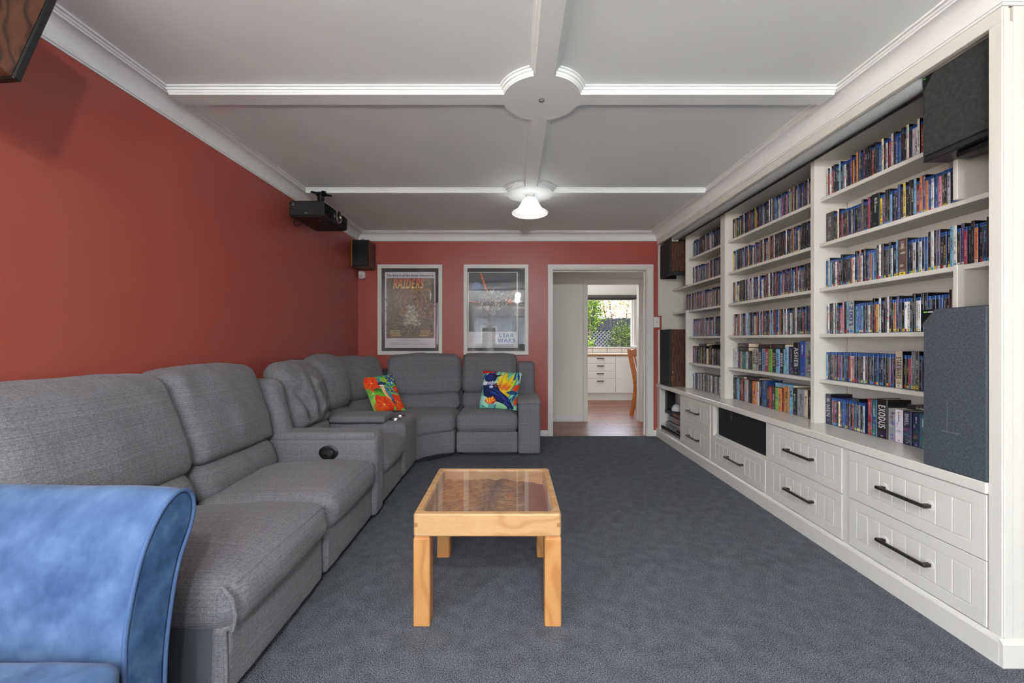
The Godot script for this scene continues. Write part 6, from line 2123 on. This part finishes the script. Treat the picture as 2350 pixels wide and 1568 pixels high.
# paints one spine; kind: 0 tall case, 1 blue ray type case with coloured header, 2 book. Returns its place in the atlas
func spine(ch: String, kind: int, text := "") -> Rect2:
	var key := ch + str(kind)
	if kind < 2 and disc_count >= 380 and spine_pool.has(key):
		return spine_pool[key][rng.randi() % spine_pool[key].size()]
	var cx := (cell_no % 64) * CELLW
	var cy := (cell_no / 64) * CELLH
	cell_no += 1
	var r := Rect2i(cx, cy, CELLW, CELLH)
	var base: Color = TONE[ch]
	base = base.lerp(Color(rng.randf(), rng.randf(), rng.randf()), 0.045)
	var lum := base.get_luminance()
	base = base.lerp(Color(lum, lum, lum), 0.18) * rng.randf_range(0.88, 1.15)
	base.a = 1.0
	var dark := base.get_luminance() < 0.45
	var ink := Color(0.86, 0.86, 0.86) if dark else Color(0.10, 0.10, 0.12)
	if rng.randf() < 0.30:
		ink = [Color(0.75, 0.14, 0.12), Color(0.90, 0.75, 0.30), Color(0.55, 0.70, 0.85), Color(0.85, 0.60, 0.40)][rng.randi() % 4] if dark else [Color(0.70, 0.10, 0.10), Color(0.12, 0.20, 0.45), Color(0.05, 0.05, 0.05)][rng.randi() % 3]
	atlas.fill_rect(r, base)
	var top := 0
	if kind == 1:
		top = 24
	# pictures at the ends of the print
	for k in rng.randi_range(2, 6):
		var y := cy + top + rng.randi_range(0, CELLH - top - 40)
		var c := base.lerp(Color(rng.randf(), rng.randf() * 0.85, rng.randf() * 0.8), rng.randf_range(0.05, 0.30))
		atlas.fill_rect(Rect2i(cx + 2, y, 28, rng.randi_range(3, 30)), c)
		if rng.randf() < 0.5:
			blob(atlas, Vector2(cx + rng.randf_range(10, 22), y + 8), Vector2(rng.randf_range(4, 9), rng.randf_range(5, 14)), base.lerp(Color(0.85, 0.78, 0.72) if dark else Color(0.25, 0.22, 0.24), rng.randf_range(0.2, 0.7)))
	if kind == 2 and rng.randf() < 0.6:
		for k in 14:
			blob(atlas, Vector2(cx + rng.randf_range(9, 23), cy + rng.randf_range(110, 240)), Vector2(7, rng.randf_range(4, 14)), base.lerp(Color(rng.randf(), rng.randf(), rng.randf()), 0.35))
	var w := rng.randi_range(6, 15)
	var a := cy + top + rng.randi_range(14, 80)
	var b := mini(a + rng.randi_range(40, 130), cy + 205)
	ink = ink.lerp(base, rng.randf_range(0.0, 0.4))
	if text != "":
		letters(atlas, text, Rect2(cx + 5, cy + 40, 22, 150), ink, true)
	else:
		scribble(cx + (CELLW - w) / 2, a, b, w, ink)
		if rng.randf() < 0.5:
			scribble(cx + 6, mini(b + 6, cy + 205), mini(b + 34, cy + 222), 6, ink.lerp(base, 0.3))
	if kind < 2:
		for k in 3:
			atlas.fill_rect(Rect2i(cx + 9, cy + 212 + k * 6, rng.randi_range(8, 15), 3), ink.lerp(base, 0.4))
		if rng.randf() < 0.75:
			var lab: Color = [Color(0.90, 0.82, 0.25), Color(0.35, 0.65, 0.85), Color(0.80, 0.18, 0.20), Color(0.35, 0.65, 0.85), Color(0.90, 0.82, 0.25), Color(0.88, 0.88, 0.86)][rng.randi() % 6]
			atlas.fill_rect(Rect2i(cx + 5, cy + 229, 22, 19), lab)
			atlas.fill_rect(Rect2i(cx + 11, cy + 234, 9, 9), lab * 0.4)
		var plastic := Color(0.06, 0.13, 0.33) if kind == 1 else Color(0.07, 0.07, 0.08)
		if kind == 1:
			atlas.fill_rect(Rect2i(cx, cy, CELLW, top), Color(0.05, 0.23, 0.50))
			atlas.fill_rect(Rect2i(cx, cy, CELLW, 7), Color(0.08, 0.29, 0.58))
			atlas.fill_rect(Rect2i(cx + 8, cy + 13, 16, 9), Color(0.12, 0.34, 0.62))
			atlas.fill_rect(Rect2i(cx + 2, cy + top, 28, 2), Color(0.55, 0.62, 0.72))
			atlas.fill_rect(Rect2i(cx, cy + 249, CELLW, 7), Color(0.06, 0.14, 0.34))
		atlas.fill_rect(Rect2i(cx, cy + 0, 2, CELLH), plastic)
		atlas.fill_rect(Rect2i(cx + 30, cy, 2, CELLH), plastic.lerp(Color(0.6, 0.63, 0.68), 0.25))
	else:
		atlas.fill_rect(Rect2i(cx + 12, cy + 236, 8, 8), ink.lerp(base, 0.3))
		atlas.fill_rect(Rect2i(cx, cy, 2, CELLH), base * 0.8)
	var at := Rect2(Vector2(cx, cy) / 2048.0, Vector2(CELLW, CELLH) / 2048.0)
	if text == "":
		spine_pool.get_or_add(key, []).append(at)
	return at

# a block standing on a shelf whose printed spine looks into the room
func block(m: MB, x0: float, x1: float, y0: float, y1: float, z0: float, z1: float, uv: Rect2, round_ := 0.0015) -> void:
	var s := m.v.size()
	m.box(Vector3(x0, y0, z0), Vector3(x1, y1, z1), round_)
	for i in range(s, m.v.size()):
		var p := m.v[i]
		if m.n[i].x < -0.5:
			m.t[i] = uv.position + Vector2(clampf((p.z - z0) / (z1 - z0), 0.02, 0.98), clampf(1.0 - (p.y - y0) / (y1 - y0), 0.01, 0.99)) * uv.size
		else:
			m.t[i] = uv.position + Vector2(0.7 / 32.0, clampf(1.0 - (p.y - y0) / (y1 - y0), 0.10, 0.95)) * uv.size

# one row: letters give the tone, capitals tall cases, a digit widens the case before it, @ a book
func disc_row(codes: String, shelf: float, d_start: float, d_end: float, where: String, group: String, xs := 1.986) -> void:
	var d := d_start - 0.006
	var i := 0
	var seen := {}
	while true:
		if i >= codes.length():
			codes += "kKgdwkKnkgWkeDkwKkbsKrkwKkKugKkcd"[rng.randi() % 33]
		var ch := codes[i]
		i += 1
		var w := 0.0142
		if i < codes.length() and codes[i].is_valid_int():
			w = 0.010 * int(codes[i])
			i += 1
		if d_start > 3.0 and rng.randf() < 0.5:
			ch = ch.to_upper()
		var tall := ch == ch.to_upper()
		if d - w < d_end:
			break
		var low := ch.to_lower()
		var h := (0.190 if tall else 0.1715) + rng.randf_range(-0.0006, 0.0006)
		var jut := rng.randf_range(-0.002, 0.003) - (0.003 if w > 0.02 else 0.0)
		var title := ""
		if w > 0.03 and d_start < 3.0:
			title = {"N": "X-MEN", "C": "STAR WARS", "S": "2001"}.get(ch, "")
		var uv := spine(low, 0 if tall else 1, title)
		var m := MB.new()
		if disc_count >= 300:
			m = rest_cases
		block(m, xs + jut, xs + 0.134, shelf + 0.0005, shelf + h, -d + 0.0003, -d + w - 0.0003, uv)
		if disc_count < 300:
			var o := obj("disc_case", m, spine_mat)
			seen[ch] = seen.get(ch, 0) + 1
			var size_word := "tall" if tall else "blue-topped"
			if w > 0.02:
				size_word = "thick boxed"
			tag(o, "%s %s disc case, %s of that kind from left, %s" % [size_word, TONE_WORD[low], ordinal(seen[ch]), where], "disc case", group)
		disc_count += 1
		d -= w

# books: each token letter = tone, height and thickness vary with the generator
func book(tone: String, d: float, w: float, shelf: float, h: float, depth: float, xs: float, label: String, group: String, text := "", flat := false, ln := 0.18) -> void:
	var uv := spine(tone, 2, text)
	var o := thing("book", label, "book", Vector3(xs + depth * 0.5, shelf, -d + (ln if flat else w) * 0.5), group)
	var m := MB.new()
	if flat:
		# lying: long spine towards the room
		m.box(Vector3(xs, shelf + 0.0005, -d), Vector3(xs + depth, shelf + 0.003, -d + ln), 0.0005)
		m.box(Vector3(xs, shelf + w - 0.0025, -d), Vector3(xs + depth, shelf + w, -d + ln), 0.0005)
		m.box(Vector3(xs, shelf + 0.0005, -d), Vector3(xs + 0.004, shelf + w, -d + ln), 0.001)
		for i in m.v.size():
			var p := m.v[i]
			m.t[i] = uv.position + (Vector2(clampf((p.y - shelf) / w, 0.05, 0.95), clampf((p.z + d) / ln, 0.02, 0.98)) if m.n[i].x < -0.5 and p.x < xs + 0.002 else Vector2(0.04, 0.1)) * uv.size
		obj("cover", m, spine_mat, o)
		obj("pages", bx(Vector3(xs + 0.003, shelf + 0.003, -d + 0.003), Vector3(xs + depth - 0.002, shelf + w - 0.0025, -d + ln - 0.003)), M.page, o)
		return
	block(m, xs, xs + 0.006, shelf + 0.0005, shelf + h, -d, -d + w, uv, 0.0025)
	for z in [-d, -d + w - 0.0016]:
		var b := m.v.size()
		m.box(Vector3(xs + 0.004, shelf + 0.0005, z), Vector3(xs + depth, shelf + h, z + 0.0016))
		for i in range(b, m.v.size()):
			m.t[i] = uv.position + Vector2(0.04, clampf(1.0 - (m.v[i].y - shelf) / h, 0.02, 0.98)) * uv.size
	obj("cover", m, spine_mat, o)
	obj("pages", bx(Vector3(xs + 0.004, shelf + 0.002, -d + 0.0015), Vector3(xs + depth - 0.003, shelf + h - 0.003, -d + w - 0.0015)), M.page, o)

# spec: tone + height in cm + thickness in mm, e.g. "k18.30"; "=TEXT" adds legible lettering
func book_row(spec: String, shelf: float, d_start: float, d_end: float, where: String, group: String, depth := 0.115, xs := 1.99) -> float:
	var d := d_start - 0.004
	var k := 0
	var total := 0.0
	for tok in spec.split(" ", false):
		total += float(tok.get_slice("=", 0).substr(4)) * 0.001
	var stretch := (d_start - d_end - 0.010) / total
	for tok in spec.split(" ", false):
		var text := ""
		if tok.contains("="):
			text = tok.get_slice("=", 1)
			tok = tok.get_slice("=", 0)
		var h := float(tok.substr(1, 2)) * 0.01
		var w := float(tok.substr(4)) * 0.001 * stretch
		if d - w < d_end:
			break
		k += 1
		book(tok[0], d, w - 0.0006, shelf, h + rng.randf_range(-0.001, 0.001), minf(depth + (h - 0.18) * 0.4, 0.127), xs + rng.randf_range(-0.003, 0.004), "%s book, %s upright from left, %s" % [TONE_WORD[tok[0]], ordinal(k), where], group, text)
		d -= w
	return d

func discs_and_books() -> void:
	atlas = Image.create_empty(2048, 2048, false, Image.FORMAT_RGB8)
	atlas.fill(Color(0.1, 0.1, 0.1))
	rest_cases = MB.new()
	spine_mat = mat(Color.WHITE, 0.32)
	# nearest bay, top row to fifth row
	disc_row("WmWrKkkLkgwkkUokOBkUKKKrKkbCkwrWKbbKkWkwwWrskKwbkkWwk", SH[0], 2.595, 1.79, "nearest bay top shelf", "disc cases on the top shelf of the nearest bay")
	disc_row("D6kkCkmkkekwkkndGkkMkK5yuKKlkkBkYkKKLrOUobwbpekwkbwk", SH[1], 2.595, 1.79, "nearest bay second shelf", "disc cases on the second shelf of the nearest bay")
	disc_row("bWlkkwrkKkkkkowKbOwKkbolbKWDkdKskLE5nkwkwnbKWKUkkkLWkUrkKoknKkkWkLbkwK", SH[2], 2.595, 1.52, "nearest bay third shelf", "disc cases on the third shelf of the nearest bay")
	disc_row("gWDKWWkrpPKL2S4lbblkkwdKryWkKWKkoUnkwwkKwwKKnnkkbk", SH[3], 2.595, 1.79, "nearest bay fourth shelf", "disc cases on the fourth shelf of the nearest bay")
	disc_row("lkkegdrbskbkrcpkkdkwekdnkbnnkkgukC4kkmG2D2kkbk", SH[4], 2.595, 1.765, "nearest bay fifth shelf", "disc cases on the fifth shelf of the nearest bay")
	disc_row("N4gmkkcnbbkekrtK", TOPY, 2.595, 2.305, "on the worktop, nearest bay", "disc cases on the worktop under the nearest bay")
	# middle bay, second to fourth shelf first, the top shelf last of the single ones
	disc_row("kwkykdlkyKukwkdKkr2Kbukkyokdbkugskkkkwkwkeblkwwbmkdpuwfrwn", SH[0], 3.689, 2.64, "middle bay top shelf", "disc cases on the top shelf of the middle bay")
	disc_row("ycglsKKkeeKsWuukWokkdcwrsdkrgKbcrkwdcrkrWKKKKKKdkkWkkgeoub", SH[1], 3.689, 2.64, "middle bay second shelf", "disc cases on the second shelf of the middle bay")
	disc_row("ngoswwyUKKeKK2skgWPsgWWkeukwwBwwkeKrWWK2Wkkrrkblupkuke", SH[2], 3.689, 2.64, "middle bay third shelf", "disc cases on the third shelf of the middle bay")
	disc_row("WgRgwgroWsWkeMlwlsgDkgswoRkLwgpKDDdeKWlskrbkLOKkWsWgkwskgw", SH[3], 3.689, 2.64, "middle bay fourth shelf", "disc cases on the fourth shelf of the middle bay")
	disc_row("lsgkwKKkblbkKkrDkkgKkwskrk", SH[0], 4.51, 3.78, "far bay top shelf", "disc cases on the top shelf of the far bay")
	disc_row("gkwswpklrsekcekgbcklkwksgpocekugsdke", SH[1], 4.51, 3.78, "far bay second shelf", "disc cases on the second shelf of the far bay")
	disc_row("gswgpkwkugcwekutcrlcgKpmwlkosrwkplgkcgrwoskcgwrkc", SH[2], 4.70, 3.78, "far bay third shelf", "disc cases on the third shelf of the far bay")
	disc_row("dWlbwpkPrgWsKwkKpgwUWsmgwkorlsgwrgsl", SH[3], 4.51, 3.78, "far bay fourth shelf", "disc cases on the fourth shelf of the far bay")
	disc_row("dko", SH[1], 4.72, 4.55, "far bay second shelf", "disc cases below the far high speaker")
	var rest := obj("disc_cases", rest_cases, spine_mat)
	tag(rest, "remaining small disc cases packed along the middle and far bay shelves", "disc cases", "", "stuff")
	# books of the nearest bay, on the worktop
	book_row("r20.17 t20.22 k21.38=EXODUS s17.28 w17.26 n17.28 n17.26 t17.18 o17.24 l17.17 w17.16", TOPY, 2.30, 1.87, "on the worktop under the nearest bay", "books on the worktop under the nearest bay")
	book("k", 2.06, 0.022, TOPY + 0.183, 0.0, 0.11, 1.985, "black book lying flat on top of the worktop books, nearest bay", "", "", true, 0.17)
	# middle bay, fifth shelf
	book_row("w17.12 w17.12 w17.12 u17.10 e15.14 c15.12 t15.12 t15.18 s15.18 d15.16 k15.14 c18.24=ASHER s18.22=ASHER k18.22=ASHER l18.22=ASHER r18.22=ASHER f18.22 k18.22=ASHER l18.22=ASHER k18.22=ASHER l20.28 n20.30 k23.28=ASHER b24.30 s24.52 k24.18", SH[4], 3.689, 2.64, "on the fifth shelf of the middle bay", "books on the fifth shelf of the middle bay")
	book("d", 3.60, 0.032, SH[4] + 0.152, 0.0, 0.11, 1.985, "dark paperback lying flat, lower of two at the left, middle bay fifth shelf", "", "", true, 0.16)
	book("d", 3.60, 0.034, SH[4] + 0.185, 0.0, 0.11, 1.985, "dark paperback lying flat, upper of two at the left, middle bay fifth shelf", "", "", true, 0.16)
	book("k", 3.30, 0.030, SH[4] + 0.182, 0.0, 0.11, 1.985, "black paperback lying flat above the upright books, middle bay fifth shelf", "", "", true, 0.15)
	book("k", 3.14, 0.034, SH[4] + 0.182, 0.0, 0.11, 1.985, "thick black paperback lying flat above the upright books, middle bay fifth shelf", "", "", true, 0.16)
	# middle bay, worktop
	book_row("k19.18 k19.18 l19.20 k19.18 r19.18 k19.16 s19.30 d19.16 k19.20 o19.38 w19.18 k21.20 b21.38 k17.22 r17.18 d17.22 f17.20 o17.24 r17.18 o19.32 l19.26 k19.26 s19.44 c19.18 d19.30 k19.36", TOPY, 3.689, 2.64, "on the worktop under the middle bay", "books on the worktop under the middle bay")
	book("d", 3.67, 0.020, TOPY + 0.193, 0.0, 0.11, 1.985, "grey book lying flat at the left above the worktop books, middle bay", "", "", true, 0.16)
	book("k", 3.46, 0.024, TOPY + 0.196, 0.0, 0.11, 1.985, "black lettered book lying flat above the worktop books, middle bay", "", "", true, 0.17)
	book("l", 3.10, 0.030, TOPY + 0.176, 0.0, 0.12, 1.992, "turquoise book lying flat over the short upright books, middle bay", "", "", true, 0.20)
	# far bay, fifth shelf and worktop
	book_row("r18.14 g17.18 b17.20 k18.22 g18.20 d17.20 y17.22 k18.24 s18.16 k18.22 c16.22 o16.18 k20.40 w16.14 k16.20 k16.20 d16.20 k16.20 g16.20 k16.22 d16.24 k16.24", SH[4], 4.51, 3.78, "on the fifth shelf of the far bay", "books on the fifth shelf of the far bay")
	book("k", 4.35, 0.024, SH[4] + 0.183, 0.0, 0.11, 1.985, "black book lying flat above the upright books, far bay fifth shelf", "", "", true, 0.17)
	book("d", 4.00, 0.026, SH[4] + 0.203, 0.0, 0.11, 1.985, "brown-black book lying flat near the right, far bay fifth shelf", "", "", true, 0.18)
	book_row("b16.10 w17.14 g17.18 d17.18 g17.16 s17.16 g17.24 s17.20 d17.18 w17.18 k17.20 g17.24 s17.20 g17.22 w17.20 d17.18 g17.20 s17.24 g17.20 w17.18 d17.22 g17.20 s17.22 g17.22", TOPY, 4.51, 3.78, "on the worktop under the far bay", "books on the worktop under the far bay")
	spine_mat.albedo_texture = tex_of(atlas)
	print("disc cases: ", disc_count, " spines: ", cell_no)
